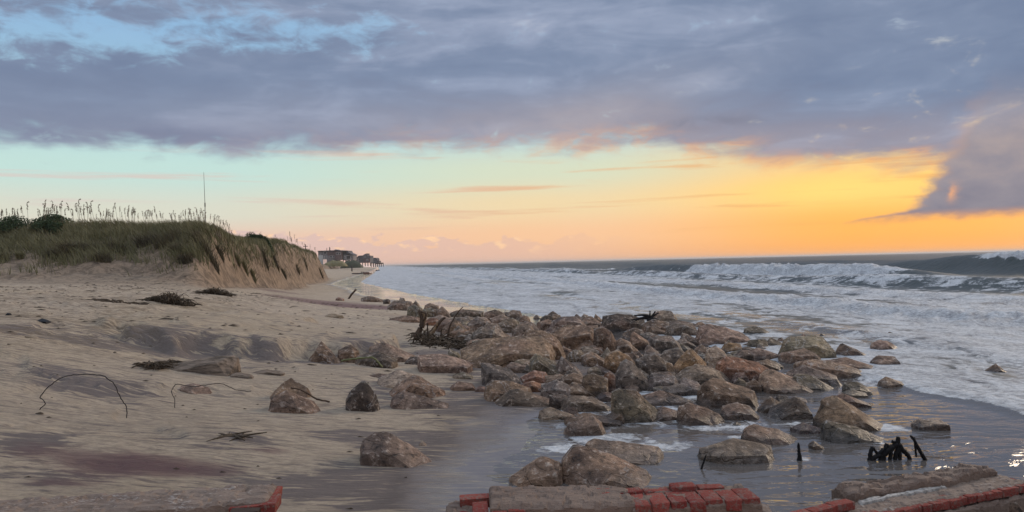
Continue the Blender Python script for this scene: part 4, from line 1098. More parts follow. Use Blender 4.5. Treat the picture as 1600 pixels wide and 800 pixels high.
# ------------------------------------------------------------------ wires and reed
def wire(name, label, pts, base, r, mat, cat, dz=0.0):
    b = ground(*base); P = spline(polyline(pts, b.y), 4)
    rng = random.Random(len(pts)); P = [p + Vector((0, rng.uniform(-.01, .01), rng.uniform(-.006, .006))) for p in P]
    o = MB().tube(P, [r] * len(P), 5, .15, 1).build(name, mat, loc=b, smooth=True); tag(o, label, cat); return o
wire('bent_wire', 'tall arch of rusty wire standing in the sand', [(61, 642), (64, 637), (71, 631), (66, 624), (63, 621), (71, 610), (85, 597), (100, 589), (120, 585.5), (140, 585), (160, 587), (172, 594), (180, 603), (186, 616), (193, 629), (198, 637), (198, 653)], (150, 650), .0065, M['wire'], 'wire')
wire('bent_wire', 'low kinked rusty wire sagging across the sand', [(273, 642), (273, 625), (268.5, 613), (271, 605), (278, 600), (300, 604), (318, 602), (332, 600), (346, 599.5), (358, 604), (372, 610), (392, 612)], (300, 640), .0055, M['wire'], 'wire')
wire('thin_root', 'thin dark root draped over the lower crumbly brown rock', [(455, 606), (466, 608), (478, 613), (490, 621), (500, 625), (515, 628)], (480, 632), .014, M['dead_wood'], 'root')
wire('reed', 'curved green reed bent before the dark flat-topped rock', [(533, 563.5), (545, 561.5), (560, 560), (576, 558.5), (584, 559.5), (590, 565), (597.5, 574)], (565, 576), .018, M['reed'], 'reed')

# ------------------------------------------------------------------ half-buried log
M['log'] = plain('weathered_log', (.27, .20, .145), .9, .75, 5, 1.0, .05, (.45, 2.2, 2.2), col2=(.095, .07, .05))
make_rock(250, 559, 366, 584, None, 'b', 'half-buried weathered log with a broken right end on the sand', 901, 'weathered_log', None,
          poly=[(250, 578), (262, 571), (290, 567), (322, 562), (356, 559), (363, 564), (366, 580), (340, 583), (290, 583)], cat='log', mat=M['log'])
make_rock(358, 582, 394, 591, 'flat', 'b', 'low splintered piece lying right of the half-buried log', 902, 'log_splinter', None, cat='log', mat=M['log'])
make_rock(398, 578, 442, 586, 'flat', 'b', 'thin brown chunk on the sand right of the weathered log', 904, 'wood_chunk', None, cat='wood', mat=M['log'])
make_rock(278, 599, 330, 616, 'flat', 'g', 'pale buried lump under the low kinked wire', 905, 'buried_lump', None, cat='rock')

M['ledge'] = plain('sandy_ledge', (.34, .25, .165), .95, .7, 4, 1.0, .06, (1, 1, 2.2), col2=(.16, .112, .066))
make_rock(507, 490, 536, 497, 'flat', 'b', 'brown sand clod on the upper sand left of the root stump', 932, 'sand_clod', None, cat='sand bank', mat=M['ledge'])
def tuft(name, label, px0, px1, py, hgt, n, mat, cat, seed):
    rng = random.Random(seed); b = ground((px0 + px1) / 2, py); mb = MB()
    w = px2m(px1 - px0, b.y)
    for k in range(n):
        q = rng.uniform(-.5, .5); hh = hgt * (1 - abs(q) * 1.5) * rng.uniform(.5, 1.1)
        c = b + Vector((q * w, rng.uniform(-.25, .25) * w * .6, 0)); c.z = hz(c.x, c.y)
        a = rng.uniform(0, 6.28); L = rng.uniform(.1, .4)
        P = spline([c, c + Vector((math.cos(a) * L * .5, math.sin(a) * L * .5, hh)), c + Vector((math.cos(a) * L, math.sin(a) * L, hh * rng.uniform(0, .7)))], 3)
        mb.tube(P, radii(len(P), rng.uniform(.008, .025), .006), 4, .2, k)
    o = mb.build(name, mat, loc=b, smooth=True); tag(o, label, cat); return o
tuft('seaweed_clump', 'larger brown heap of dry weed at the wrack line', 233, 300, 474, .30, 240, M['weed'], 'seaweed', 1)
tuft('seaweed_clump', 'smaller brown heap of dry weed nearer the dune', 312, 362, 460, .28, 170, M['weed'], 'seaweed', 2)
tuft('seaweed_clump', 'thin dark weed strand left of the larger weed heap', 130, 232, 473, .06, 120, M['weed'], 'seaweed', 3)
tuft('seaweed_clump', 'dark weed lump beside the left tip of the weathered log', 228, 252, 574, .10, 80, M['weed'], 'seaweed', 4)
tuft('seaweed_clump', 'small weed lump above the left tip of the weathered log', 256, 272, 568, .06, 40, M['weed'], 'seaweed', 5)
tuft('debris_clump', 'loose twigs on the sand near the right end of maroon patch', 354, 382, 682, .012, 16, M['weed'], 'debris', 6)
# black bottle-like lump on the wrack line
make_rock(56, 498, 77, 505, 'lump', 'd', 'black lump lying on the wrack line at far left', 910, 'dark_lump', None, cat='debris', mat=M['char'])
make_rock(9, 489, 17, 493, 'lump', 'd', 'small brown lump on the sand at the left frame edge', 911, 'dark_lump', None, cat='debris', mat=M['char'])
# shells by the front boulder
make_rock(890, 739, 902, 747, 'lump', 'p', 'orange shell on the wet sand by the front boulder', 920, 'shell', None, cat='shell', mat=M['shell'])
make_rock(891, 748, 899, 752, 'flat', 'l', 'white shell chip left of its twin below the orange shell', 921, 'shell', None, cat='shell', mat=M['white_shell'])
make_rock(902, 747, 907, 752, 'pyr', 'l', 'white upright shell chip right of the orange shell', 922, 'shell', None, cat='shell', mat=M['white_shell'])
make_rock(653, 689, 667, 697, 'pyr', 'l', 'small pale triangular stone in a puddle beyond the lone boulder', 923, 'stone', None, cat='rock')
# litter too small to count
mb = MB(); rng = random.Random(21)
for k in range(2600):
    u_ = rng.uniform(3, 42); v_ = 1.0 - 16 * rng.random() ** .8
    x_, y_ = xy(u_, v_)
    if y_ < 5.2 or rng.random() > (.25 + .75 * float(sstep(pn(x_ * .5, y_ * 1.1, 3.3), -.1, .3))): continue
    z_ = hz(x_, y_); a = rng.gauss(0, .9); L = rng.uniform(.012, .05) * (1 + y_ / 30) * (2.4 if rng.random() < .12 else 1) * (1.5 if y_ > 14 else 1)
    n_ = 5; w_ = L * rng.uniform(.12, .5)
    V = [(x_ + math.cos(6.28 * i / n_ + a) * L * rng.uniform(.5, 1), y_ + math.sin(6.28 * i / n_ + a) * w_ * rng.uniform(.5, 1), z_ + .003) for i in range(n_)]
    V += [(x_ * 1.0 + rng.uniform(-.3, .3) * L, y_, z_ + .012 + .25 * w_)]
    mb.add(V, [(i, (i + 1) % n_, n_) for i in range(n_)])
o = mb.build('beach_litter', M['weed']); tag(o, 'scattered dark twigs and weed scraps on the sand', 'debris', None, 'stuff')
# ------------------------------------------------------------------ broken brick walls in the foreground
def brick_material():
    g, fin = new_mat('red_brick')
    p = g.objc(); rnd = g.oinfo('Random'); w = g.pos()
    n = g.noise(w, 9, 5, .65, .3); n2 = g.noise(w, 55, 5, .7); n3 = g.noise(w, 200, 2, .7)
    c = g.mix(rnd, (.235, .048, .038), (.33, .080, .060))
    c = g.mix(g.ss(n, .45, .62) * .45, c, (.22, .075, .055))
    c = g.mix(g.ss(n2, .51, .62) * .75, c, (.225, .155, .12))
    c = g.mix(g.ss(g.noise(w, 22, 4, .7), .54, .62) * .7, c, (.24, .175, .14))       # mortar smears and dirt
    c = g.mix(g.ss(n2, .42, .34) * .5, c, (.10, .03, .025))
    return fin(g.bsdf(c, .92, .12, g.bump(n * .5 + n2 * .9 + n3 * .3, 1.0, .02)))
def mortar_material(name, c1, c2, white=.3):
    g, fin = new_mat(name)
    w = g.pos()
    n = g.noise(w, 4.5, 6, .65, .3); n2 = g.noise(g.vscale(w, (18, 46, 30)), 1, 5, .7, .5); n3 = g.noise(w, 160, 3, .7)
    c = g.mix(g.ss(n, .38, .64), c1, c2)
    c = g.mix(g.ss(n2, .44, .34) * .55, c, (.095, .068, .052))
    c = g.mix(g.ss(n2 * .6 + n * .4, .54, .60) * white, c, (.56, .50, .44))
    c = g.mix((n3 - .5) * .6 + .1, c, (.13, .10, .08))
    return fin(g.bsdf(c, .85, .2, g.bump(n * .9 + n2 * .7 + n3 * .15, 1.0, .03)))
M['brick'] = brick_material()
M['mortar'] = mortar_material('brown_mortar', (.245, .175, .132), (.19, .13, .098), .12)
M['mortar_pale'] = mortar_material('pale_mortar', (.285, .212, .162), (.215, .152, .115), .5)
M['lime'] = plain('white_lime', (.46, .42, .37), .9, .6, 30, .6, .01)

def brick_mesh(lx, ly, lz, seed):
    """one worn brick: chipped corners, bowed faces"""
    rng = random.Random(seed); bm = bmesh.new(); bmesh.ops.create_cube(bm, size=1.0)
    for v in bm.verts: v.co = Vector((v.co.x * lx, v.co.y * ly, v.co.z * lz)) + Vector((rng.uniform(-.006, .006), rng.uniform(-.006, .006), rng.uniform(-.005, .005)))
    bmesh.ops.bevel(bm, geom=list(bm.edges) + list(bm.verts), offset=rng.uniform(.004, .009), segments=2, affect='EDGES', profile=.6)
    for v in bm.verts: v.co += Vector((rng.uniform(-1, 1), rng.uniform(-1, 1), rng.uniform(-1, 1))) * .0018
    me = bpy.data.meshes.new('brick'); bm.to_mesh(me); bm.free(); me.polygons.foreach_set('use_smooth', [True] * len(me.polygons)); me.set_sharp_from_angle(angle=R(40))
    me.materials.append(M['brick']); return me
HEAD = [brick_mesh(.098, .205, .062, i) for i in range(6)]        # ends to the front
STRE = [brick_mesh(.205, .098, .062, 20 + i) for i in range(6)]   # sides to the front
def brick(parent, kind, x, y, z, rng, rz=0.0, sc=1.0):
    o = link('brick', rng.choice(kind), None, parent)
    o.location = (x, y, z); o.rotation_euler = (rng.uniform(-.03, .03), rng.uniform(-.03, .03), rz + rng.uniform(-.03, .03) + (math.pi if rng.random() < .5 else 0))
    o.scale = (sc, 1, 1); return o
def mortar_lump(parent, name, mat, prof, nx=60, seed=0, amp=.012, bottom=-.9):
    """an uneven slab: prof(s) -> x, y0, y1, z ; open work of a grid with skirt"""
    ny = 16; V = []; F = []
    rng = random.Random(seed)
    for i in range(nx + 1):
        x, y0, y1, z = prof(i / nx)
        for j in range(ny + 1):
            t = j / ny; y = y0 + (y1 - y0) * t
            k = min(t, 1 - t, i / nx * 4, (1 - i / nx) * 4); drop = .022 * math.exp(-k * 34)
            V.append([x, y, z - drop])
    V = np.array(V)
    V[:, 2] += amp * fbm(V[:, 0] * 7 + seed, V[:, 1] * 9, 1.0, 4) + .5 * amp * np.sign(pn(V[:, 0] * 7, V[:, 1] * 16, 2.)) - 1.2 * amp * (pn(V[:, 0] * 11 + seed, V[:, 1] * 13, 4.) > .28)
    V[:, 1] += 1.3 * amp * fbm(V[:, 0] * 9 + seed, V[:, 1] * 3, 7.0, 4, .6); V[:, 0] += amp * fbm(V[:, 0] * 4, V[:, 1] * 5 + seed, 5.0, 3)
    w = ny + 1
    for i in range(nx):
        for j in range(ny): F.append((i * w + j, (i + 1) * w + j, (i + 1) * w + j + 1, i * w + j + 1))
    V = [tuple(v) for v in V]
    rim = [i * w for i in range(nx + 1)] + [nx * w + j for j in range(1, w)] + [i * w + ny for i in range(nx - 1, -1, -1)] + [j for j in range(ny - 1, 0, -1)]
    k = len(V)
    for r in rim: V.append((V[r][0], V[r][1], V[r][2] + bottom))
    n = len(rim)
    for i in range(n): F.append((rim[(i + 1) % n], rim[i], k + i, k + (i + 1) % n))
    mb = MB(); mb.add(V, F)
    return mb.build(name, mat, parent, smooth=False)

# --- the middle wall: brown mortar on the left, bare brick headers on the right
rng = random.Random(3)
w0 = Vector((-.30, 4.44, 0.0)); zt = .852
mw = empty('broken_brickwork', Vector((w0.x, w0.y, hz(.5, 4.6))), R(2.2))
tag(mw, 'broken red brick wall end in the centre foreground, half capped with brown mortar', 'wall')
bz = zt - mw.location.z
core = MB().box((.85, .20, bz / 2 - .09), (1.66, .36, bz - .16)); core.build('core', M['mortar'], mw)
for i in range(7):       # top course of headers
    brick(mw, HEAD, 1.045 + i * .108 + rng.uniform(-.006, .006), .115 + rng.uniform(-.012, .012), bz - .032 + rng.uniform(-.009, .006), rng, rng.uniform(-.04, .04))
for i in range(3):
    brick(mw, HEAD, .08 + .0 + i * .108, .115 + rng.uniform(-.01, .01), bz - .045, rng)
for i in range(5):       # rough back row
    brick(mw, STRE, .84 + i * .172 + rng.uniform(-.01, .01), .285 + rng.uniform(-.012, .012), bz - .030 + (.018 if i == 3 else 0) + rng.uniform(-.008, .008), rng, .02, .78)
for c in range(1, 4):    # the courses of the face below
    for i in range(8 if c % 2 else 16):
        if c % 2: brick(mw, STRE, .11 + i * .216, .045 + rng.uniform(-.012, .006), bz - .032 - c * .072, rng)
        else: brick(mw, HEAD, .06 + i * .108, .10 + rng.uniform(-.012, .006), bz - .032 - c * .072, rng)
brick(mw, HEAD, -.06, .12, bz - .10, rng); brick(mw, HEAD, -.05, .30, bz - .105, rng)
brick(mw, STRE, .05, .32, bz - .045, rng, .1)
mortar_lump(mw, 'mortar_cap', M['mortar'], lambda s: (.135 + s * .88, .02 + .012 * math.sin(s * 9), .43 - .10 * max(0, s - .82) / .18, bz + .016 - .012 * s), 90, 3, .009, -.06)
mortar_lump(mw, 'mortar_cap', M['mortar'], lambda s: (-.14 + s * .20, .02, .38, bz - .062 + .006 * math.sin(s * 6)), 20, 5, .014, -.05)
mortar_lump(mw, 'mortar_joint', M['mortar'], lambda s: (.98 + s * .78, .012, .38, bz - .010), 80, 6, .013, -.08)
mb = MB()
make_rock(1160, 788, 1206, 812, 'lump', 'p', 'pale mortar lump at the right end of the middle brick wall', 940, 'mortar_lump', None, cat='rubble', mat=M['mortar_pale'])

# --- the left wall: pale mortar top, brick showing at its right end
lw = empty('broken_brickwork', Vector((-3.75, 4.36, hz(-2.5, 4.6))), R(8.0))
tag(lw, 'mortar-capped wall top at bottom left with a red brick at its broken end', 'wall')
bz = .852 - lw.location.z
MB().box((1.12, .22, bz / 2 - .08), (2.16, .36, bz - .14)).build('core', M['mortar'], lw)
mortar_lump(lw, 'mortar_cap', M['mortar_pale'], lambda s: (.0 + s * 2.22, .035 + .02 * math.sin(s * 14), .43, bz + .012), 150, 9, .011, -.10)
for c in range(1, 4):
    for i in range(10): brick(lw, STRE if c % 2 else HEAD, .11 + i * .216, .05 + (0 if c % 2 else .05), bz - .03 - c * .072, rng)
for i, (x, y, z, k) in enumerate([(2.225, .115, bz - .042, HEAD), (2.20, .32, bz - .045, HEAD), (2.10, .06, bz - .05, STRE)]): brick(lw, k, x, y, z, rng)
blk = link('dark_brick', brick_mesh(.17, .10, .07, 77), None, lw); blk.location = (2.10, -.045, bz - .055)
blk.data.materials.clear(); blk.data.materials.append(plain('dark_brown_brick', (.055, .035, .025), .85, .4, 20, .5, .01)); blk['label'] = 'dark brown brick'  # one brick darker brown than the rest

# --- the right wall: stepped stretchers, a strip of headers and a rounded mortar ridge
A = at(1365, 803, 5.70); A.z = 0
rw = empty('fallen_brick_strip', Vector((2.70, 5.66, hz(3.3, 6.0))), R(22.5))
tag(rw, 'slanting strip of red brick ends with a rounded mortar ridge at bottom right', 'wall')
bz = .352 - rw.location.z
MB().box((.86, .20, bz / 2 - .10), (2.0, .40, bz - .10)).build('core', M['mortar'], rw)
for i in range(19): brick(rw, HEAD, -.10 + i * .1005, .10 + rng.uniform(-.006, .006), bz - .032, rng)
mortar_lump(rw, 'mortar_bed', M['mortar_pale'], lambda s: (-.12 + s * 1.86, .03, .42, bz + .012), 90, 12, .010, -.06)
mortar_lump(rw, 'mortar_ledge', M['mortar'], lambda s: (-.2 + s * 1.98, -.03, .3, bz - .070), 90, 15, .012, -.25)
def ridge(s): return (.02 + s * 1.66, .25 + .02 * math.sin(s * 8), .46 + .02 * math.sin(s * 5 + 1), bz + .085 + .012 * math.sin(s * 17))
mortar_lump(rw, 'mortar_ridge', M['mortar'], ridge, 90, 17, .020, -.14)
mortar_lump(rw, 'lime_streak', M['lime'], lambda s: (.05 + s * .95, .205, .262, bz + .030), 40, 19, .006, -.03)
for x, y, z in ((-.62, .17, .055), (-.40, .175, .060), (-.19, .19, .068), (-.30, .02, .01), (-.08, .03, .015), (-.52, .02, -.005), (-.74, .05, -.01)):
    brick(rw, STRE, x, y, bz + z - .03, rng)
mortar_lump(rw, 'mortar_bed', M['mortar'], lambda s: (-.95 + s * .98, .0, .30, bz - .018 + .03 * s), 50, 21, .012, -.3)
for i, (x0, y0, x1, y1) in enumerate([(1455, 778, 1530, 806), (1515, 772, 1600, 806), (1395, 794, 1470, 818)]):
    make_rock(x0, y0, x1, y1, 'lump', 'g', ['grey rubble rock below the middle of the brick strip', 'grey rubble rock in the bottom right corner', 'grey rubble rock under the left part of the brick strip'][i], 950 + i, 'boulder', None, base=y1 + 30, cat='rock')
# ------------------------------------------------------------------ dune vegetation
def leaf_mat(name, c1, c2, tr=.25):
    g, fin = new_mat(name)
    w = g.pos(); n = g.noise(w, .55, 3, .6); n2 = g.noise(w, 9.0, 2, .6)
    c = g.mix(g.sat(g.ss(n, .36, .64) * .7 + (n2 - .5) * 1.2 + .1), c1, c2)
    return fin(g.bsdf(c, .7, .2, None))
M['grass'] = leaf_mat('dune_grass', (.125, .115, .052), (.21, .185, .095))
M['grass_dark'] = leaf_mat('dark_grass', (.075, .060, .036), (.135, .11, .06))
M['oat'] = leaf_mat('sea_oat', (.20, .155, .105), (.30, .235, .165))
M['shrub'] = leaf_mat('shrub_leaf', (.038, .060, .026), (.075, .105, .045))
M['bark'] = plain('bark', (.06, .045, .035), .9, .4, 20, .4)

def blades(rng, pts, hmin, hmax, wid, lean=(-.35, 0), spread=.35, seg=3):
    """curved grass blades at the points pts, one mesh"""
    n = len(pts); P = np.asarray(pts, float)
    rs = np.random.RandomState(rng.randrange(1 << 30))
    h = rs.uniform(hmin, hmax, n); a = rs.uniform(0, 2 * np.pi, n)
    bx = lean[0] * h + spread * h * np.cos(a) * rs.rand(n); by = lean[1] * h + spread * h * np.sin(a) * rs.rand(n)
    f = rs.uniform(0, np.pi, n); wx, wy = np.cos(f) * wid, np.sin(f) * wid
    V = []; 
    for k in range(seg + 1):
        t = k / seg; c = np.stack([P[:, 0] + bx * t * t, P[:, 1] + by * t * t, P[:, 2] - .03 + h * (t - .18 * t * t)], -1)
        wk = (1 - t ** 1.5) * .5 + .04
        o = np.stack([wx * wk, wy * wk, 0 * wx], -1)
        V.append(c - o); V.append(c + o)
    V = np.stack(V, 1).reshape(-1, 3)
    base = (np.arange(n) * (2 * (seg + 1)))[:, None]
    F = np.concatenate([base + np.array([2 * k, 2 * k + 1, 2 * k + 3, 2 * k + 2])[None] for k in range(seg)])
    return V, F
def zpts(X, Y): return np.stack([X, Y, hfast(X, Y)], -1)

rs = np.random.RandomState(4)
# the grass that covers the dune tops and slips down the scarps
N = 330000
U_ = 38 + 135 * rs.rand(N) ** 1.8; Vv = -6 - 34 * rs.rand(N) ** 1.3
X, Y = xy(U_, Vv)
si, fu = dune_mask(X, Y)
Z = hfast(X, Y)
cr = smooth_interp(U_, CREST, 1.5)
rel = (Z - 1.5) / (cr - 1.5)
patch = fbm(X * .22, Y * .22, 5.5, 3)
prob = sstep(rel + .62 * patch, .40, .66) * (fu > 1) * (si > .5)
tong = sstep(fbm(U_ * .20, Z * .55, 2., 3) + .35 * patch, .05, .30) * sstep(rel, .12, .4) * (si > -.3) * .6       # slumped clumps on the scarp
prob = np.maximum(prob, tong * (fu > 2))
dk_ = sstep(patch, .0, .25)
keep = rs.rand(N) < prob * .95
d_ = np.hypot(X, Y)
keep &= (d_ < 75) | (rs.rand(N) < .6)
P = np.stack([X, Y, Z], -1)[keep]
print('grass blades', len(P))
V, F = blades(random.Random(1), P, .28, .80, .042, (-.28, -.05), .5, 2)
o = link('dune_grass', mesh_np('dune_grass', V, F), M['grass']); tag(o, 'olive green beach grass covering the dune tops', 'grass', None, 'stuff')

def tussock(px, py, wpx, h, n, label, mat, seed, D=None, lean=(-.2, 0)):
    c = ground(px, py); rs = np.random.RandomState(seed); w = px2m(wpx, c.y) / 2 * (.42 if px > 340 else 1.25)
    r = w * np.sqrt(rs.rand(n)) ; a = rs.uniform(0, 6.28, n)
    X = c.x + r * np.cos(a); Y = c.y + r * np.sin(a) * (.22 if px > 340 else .45)
    V, F = blades(random.Random(seed), zpts(X, Y), h * .35, h * 1.25, .034, lean, 1.0)
    o = link('grass_tussock', mesh_np('grass_tussock', V - np.array(c), F), mat, None, c)
    tag(o, label, 'grass', 'grass tussocks on the dune face'); return o
TU = [(92, 402, 22, .75, 'tall brown grass tussock low on the dune face, left of two neighbours', 'grass_dark'), (104, 394, 16, .7, 'grass tussock just right of the tall brown low tussock', 'grass_dark'),
      (32, 405, 9, .6, 'small thin grass tussock standing alone on bare sand', 'grass'), (4, 408, 14, .7, 'grass tussock cut by the left frame edge', 'grass'),
      (128, 393, 34, .6, 'wide grass tussock at the lower edge of the dune grass', 'grass_dark'), (178, 392, 34, .6, 'dark grass tussock overhanging the bare sand patch', 'grass_dark'),
      (160, 408, 22, .6, 'grass tussock above the sunken hollow in dune foot', 'grass_dark'), (228, 384, 26, .8, 'grass tussock right of the bare sand patch', 'grass_dark'),
      (262, 383, 34, .8, 'broad dark grass tussock on the middle of dune face', 'grass_dark'), (278, 396, 14, .7, 'hanging dark tussock below the broad dark one', 'grass_dark'),
      (322, 392, 34, .9, 'big brown tussock under the dune nose', 'grass_dark'), (345, 402, 24, .8, 'brown root-hung tussock at the dune nose edge', 'grass_dark'),
      (290, 410, 20, .6, 'slumped tussock sliding down the bare lower slope', 'grass_dark'), (372, 412, 16, .8, 'slumped grass strip high on the scarp', 'grass'),
      (384, 424, 18, .8, 'slumped grass strip in the middle of the scarp', 'grass'), (396, 436, 18, .7, 'slumped grass at the foot of the near scarp', 'grass'),
      (415, 410, 22, .8, 'grass mass fallen halfway down the scarp', 'grass_dark'), (432, 416, 20, .8, 'dark grass mass right of the fallen one on the scarp', 'grass_dark'),
      (444, 432, 18, .7, 'dark clump sliding at the foot of the far scarp', 'grass_dark'), (478, 416, 14, .8, 'dark tussock halfway down the farthest scarp', 'grass_dark'),
      (502, 430, 16, .9, 'dark tussock at the very end of the dune foot', 'grass_dark'), (466, 426, 12, .7, 'small dark tussock between the last two scarp ribs', 'grass_dark')]
for i, (px, py, w, h, lab, mt) in enumerate(TU): tussock(px, py, w, h, 150 + 5 * w, lab, M[mt], 100 + i)

# sea oats along the crest
def oat_mesh(seed):
    rng = random.Random(seed); mb = MB(); h = rng.uniform(1.25, 1.75); ln = rng.uniform(-.22, .02)
    P = [Vector((ln * t * t * h, .03 * t, h * t)) for t in (0, .2, .4, .6, .8, 1)]
    top = P[-1]; dr = rng.choice((1, 1, -1)) * rng.uniform(.5, 1.0)
    P += [top + Vector((.05 * dr, 0, .07)), top + Vector((.12 * dr, 0, .07))]
    mb.tube(P, radii(len(P), .012, .006), 3)
    for k in range(26):
        t = rng.uniform(-.34, .10); b = top + Vector((ln * .3 * t + (max(0, t) * 1.1 * dr), 0, t))
        a = rng.uniform(0, 6.28); L = rng.uniform(.05, .10); d = Vector((math.cos(a) * .5 + .5 * dr, math.sin(a) * .7, -rng.uniform(.3, 1.0))).normalized() * L
        w = Vector((-d.z, .3 * L, d.x)).normalized() * rng.uniform(.014, .026)
        mb.add([b, b + d * .5 + w, b + d, b + d * .5 - w], [(0, 1, 2, 3)])
    for k in range(5):
        a = rng.uniform(0, 6.28); L = rng.uniform(.4, .8); c = Vector((math.cos(a), math.sin(a) * .6, 0))
        q = [Vector((0, 0, 0)), c * L * .25 + Vector((-.05, 0, L * .7)), c * L * .7 + Vector((-.15, 0, L * .75))]
        for i in range(2):
            w = Vector((.012, .006, 0)) * (1 - .6 * i); mb.add([q[i] - w, q[i] + w, q[i + 1] + w * .4, q[i + 1] - w * .4], [(0, 1, 2, 3)])
    me = bpy.data.meshes.new('sea_oat'); me.from_pydata([tuple(v) for v in mb.V], [], mb.F); me.materials.append(M['oat']); return me
OATS = [oat_mesh(i) for i in range(14)]
def crest_point(px, rng):
    """the skyline of the dune along one line of sight"""
    best = None
    for D in np.arange(42, 150, 1.0):
        d = ray(px, 400); x = d.x * D; z = hz(x, D); e = (z - CAM_Z) / D
        if best is None or e > best[0]: best = (e, x, D, z)
    return best
rng = random.Random(8)
def oats(n, x0, x1, label, group, sc=(.8, 1.1), back=(-1.5, 2.5)):
    for k in range(n):
        px = rng.uniform(x0, x1); e, x, D, z = crest_point(px, rng)
        D2 = D + rng.uniform(*back); x2 = x * D2 / D
        o = link('sea_oat', rng.choice(OATS)); o.location = (x2, D2, hz(x2, D2) - .05)
        s = rng.uniform(*sc); o.scale = (s, s, s); o.rotation_euler = (0, rng.uniform(-.12, .06), rng.uniform(-.6, .6))
        tag(o, label, 'plant', group)
oats(9, 0, 56, 'tall sea oat rising above the dark green shrub at far left', 'sea oats above the left shrub', (.95, 1.2))
oats(38, 58, 150, 'sea oat with seed head on the left half of dune crest', 'sea oats on the left crest', (.8, 1.15))
oats(40, 150, 270, 'sea oat with seed head on the middle of dune crest', 'sea oats on the middle crest', (.7, 1.0))
oats(60, 270, 368, 'short wind-bent sea oat crowding the dune nose', 'sea oats on the dune nose', (.5, .85))
oats(10, 385, 445, 'small sea oat on the crest beyond the dune nose', 'sea oats beyond the nose', (.5, .75))
oats(16, 450, 500, 'small sea oat on the farthest dune top', 'sea oats on the farthest dune', (.8, 1.1))

def shrub(label, px, py, wpx, hpx, n, seed, back=1.0):
    c = ground(px, py); c = Vector((c.x * (1 + back / c.y), c.y + back, 0)); c.z = hz(c.x, c.y)
    w = px2m(wpx, c.y) / 2; h = px2m(hpx, c.y); rs = np.random.RandomState(seed)
    e = empty('shrub', c); tag(e, label, 'shrub')
    # lobes
    L = [(rs.uniform(-.85, .85) * w, rs.uniform(-.5, .5) * w * .7, rs.uniform(.25, .7) * h, rs.uniform(.18, .36) * w) for _ in range(16)]
    k = rs.randint(0, len(L), n); Lk = np.array(L)[k]
    d = rs.normal(size=(n, 3)); d /= np.linalg.norm(d, axis=1)[:, None]; r = rs.rand(n) ** .4
    P = np.stack([Lk[:, 0], Lk[:, 1], Lk[:, 2]], -1) + d * (Lk[:, 3] * r)[:, None] * np.array([1, 1, min(1.0, h / w * 1.1)])
    gz = hfast(P[:, 0] + c.x, P[:, 1] + c.y) - c.z
    P[:, 2] = np.maximum(P[:, 2] * (1 - .25 * np.abs(P[:, 0]) / w) + gz * .9, gz - .05)
    t1 = rs.normal(size=(n, 3)); t1 /= np.linalg.norm(t1, axis=1)[:, None]; t2 = np.cross(t1, rs.normal(size=(n, 3))); t2 /= np.linalg.norm(t2, axis=1)[:, None]
    s = rs.uniform(.03, .075, n)[:, None]
    V = np.stack([P - t1 * s, P + t2 * s * .55, P + t1 * s, P - t2 * s * .55], 1).reshape(-1, 3)
    F = np.arange(4 * n).reshape(n, 4)
    link('foliage', mesh_np('foliage', V, F, False), M['shrub'], e)
    mb = MB()
    for x, y, z, q in L[:10]: mb.tube([(x * .5, y * .5, hz(c.x + x * .5, c.y + y * .5) - c.z - .1), (x * .8, y * .8, z * .6), (x, y, z)], [.035, .025, .012], 5)
    mb.build('stem', M['bark'], e); return e
shrub('large dark green shrub on the dune at far left', 22, 372, 150, 34, 16000, 1, 1.5)
shrub('dark green shrub low on the dune crest right of the large one', 72, 378, 50, 20, 6000, 6, 1.2)
shrub('dark green shrub on the dune top beyond the nose', 404, 386, 46, 20, 7000, 2, 5.0)

# whip antenna behind the dune
ab = at(321.5, 400, 95); zb = hz(ab.x, 95)
an = empty('antenna_mast', Vector((ab.x, 95, zb))); tag(an, 'thin whip antenna mast rising behind the dune', 'antenna')
pt = at(318.3, 269, 95); pm = at(320.3, 320, 95); off = Vector((ab.x, 95, zb))
MB().tube([Vector((0, 0, 0)), pm - off], [.05, .045], 8).build('mast', plain('mast_metal', (.25, .22, .20), .5, .2), an)
MB().tube([pm - off, pt - off], [.035, .018], 6).build('whip', M['wire'], an)
MB().tube([pm - off + Vector((0, 0, -.25)), pm - off + Vector((0, 0, .25))], [.07, .07], 8).build('joint', M['wire'], an)
# a pole with a cross bar farther back
q = at(477.5, 396, 190); zb = hz(q.x, 190); tq = at(477.3, 381.5, 190)
up = empty('utility_pole', Vector((q.x, 190, zb))); tag(up, 'small dark pole with a crossbar behind the farthest dune', 'pole')
hh = tq.z - zb
MB().tube([(0, 0, 0), (0, 0, hh)], [.13, .10], 6).build('pole', M['bark'], up); MB().box((0, 0, hh - .55), (1.1, .12, .14)).build('crossbar', M['bark'], up)
# ------------------------------------------------------------------ beach houses far along the shore
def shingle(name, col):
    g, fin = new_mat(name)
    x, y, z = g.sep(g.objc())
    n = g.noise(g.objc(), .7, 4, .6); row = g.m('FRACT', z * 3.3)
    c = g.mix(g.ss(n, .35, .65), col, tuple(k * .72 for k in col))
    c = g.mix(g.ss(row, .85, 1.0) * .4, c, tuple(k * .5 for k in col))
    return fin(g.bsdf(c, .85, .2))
M['sh_grey'] = shingle('grey_shingle', (.27, .235, .225)); M['sh_brown'] = shingle('brown_shingle', (.21, .145, .13)); M['sh_dark'] = shingle('dark_shingle', (.16, .15, .145))  # wall tones lightened, standing in for haze over the far houses
M['roof'] = shingle('roof_shingle', (.15, .135, .135)); M['trim'] = plain('white_trim', (.60, .56, .52), .6, .15, 5, .05); M['glass'] = plain('dark_glass', (.03, .035, .04), .1, .1, 5, .0, spec=.6)
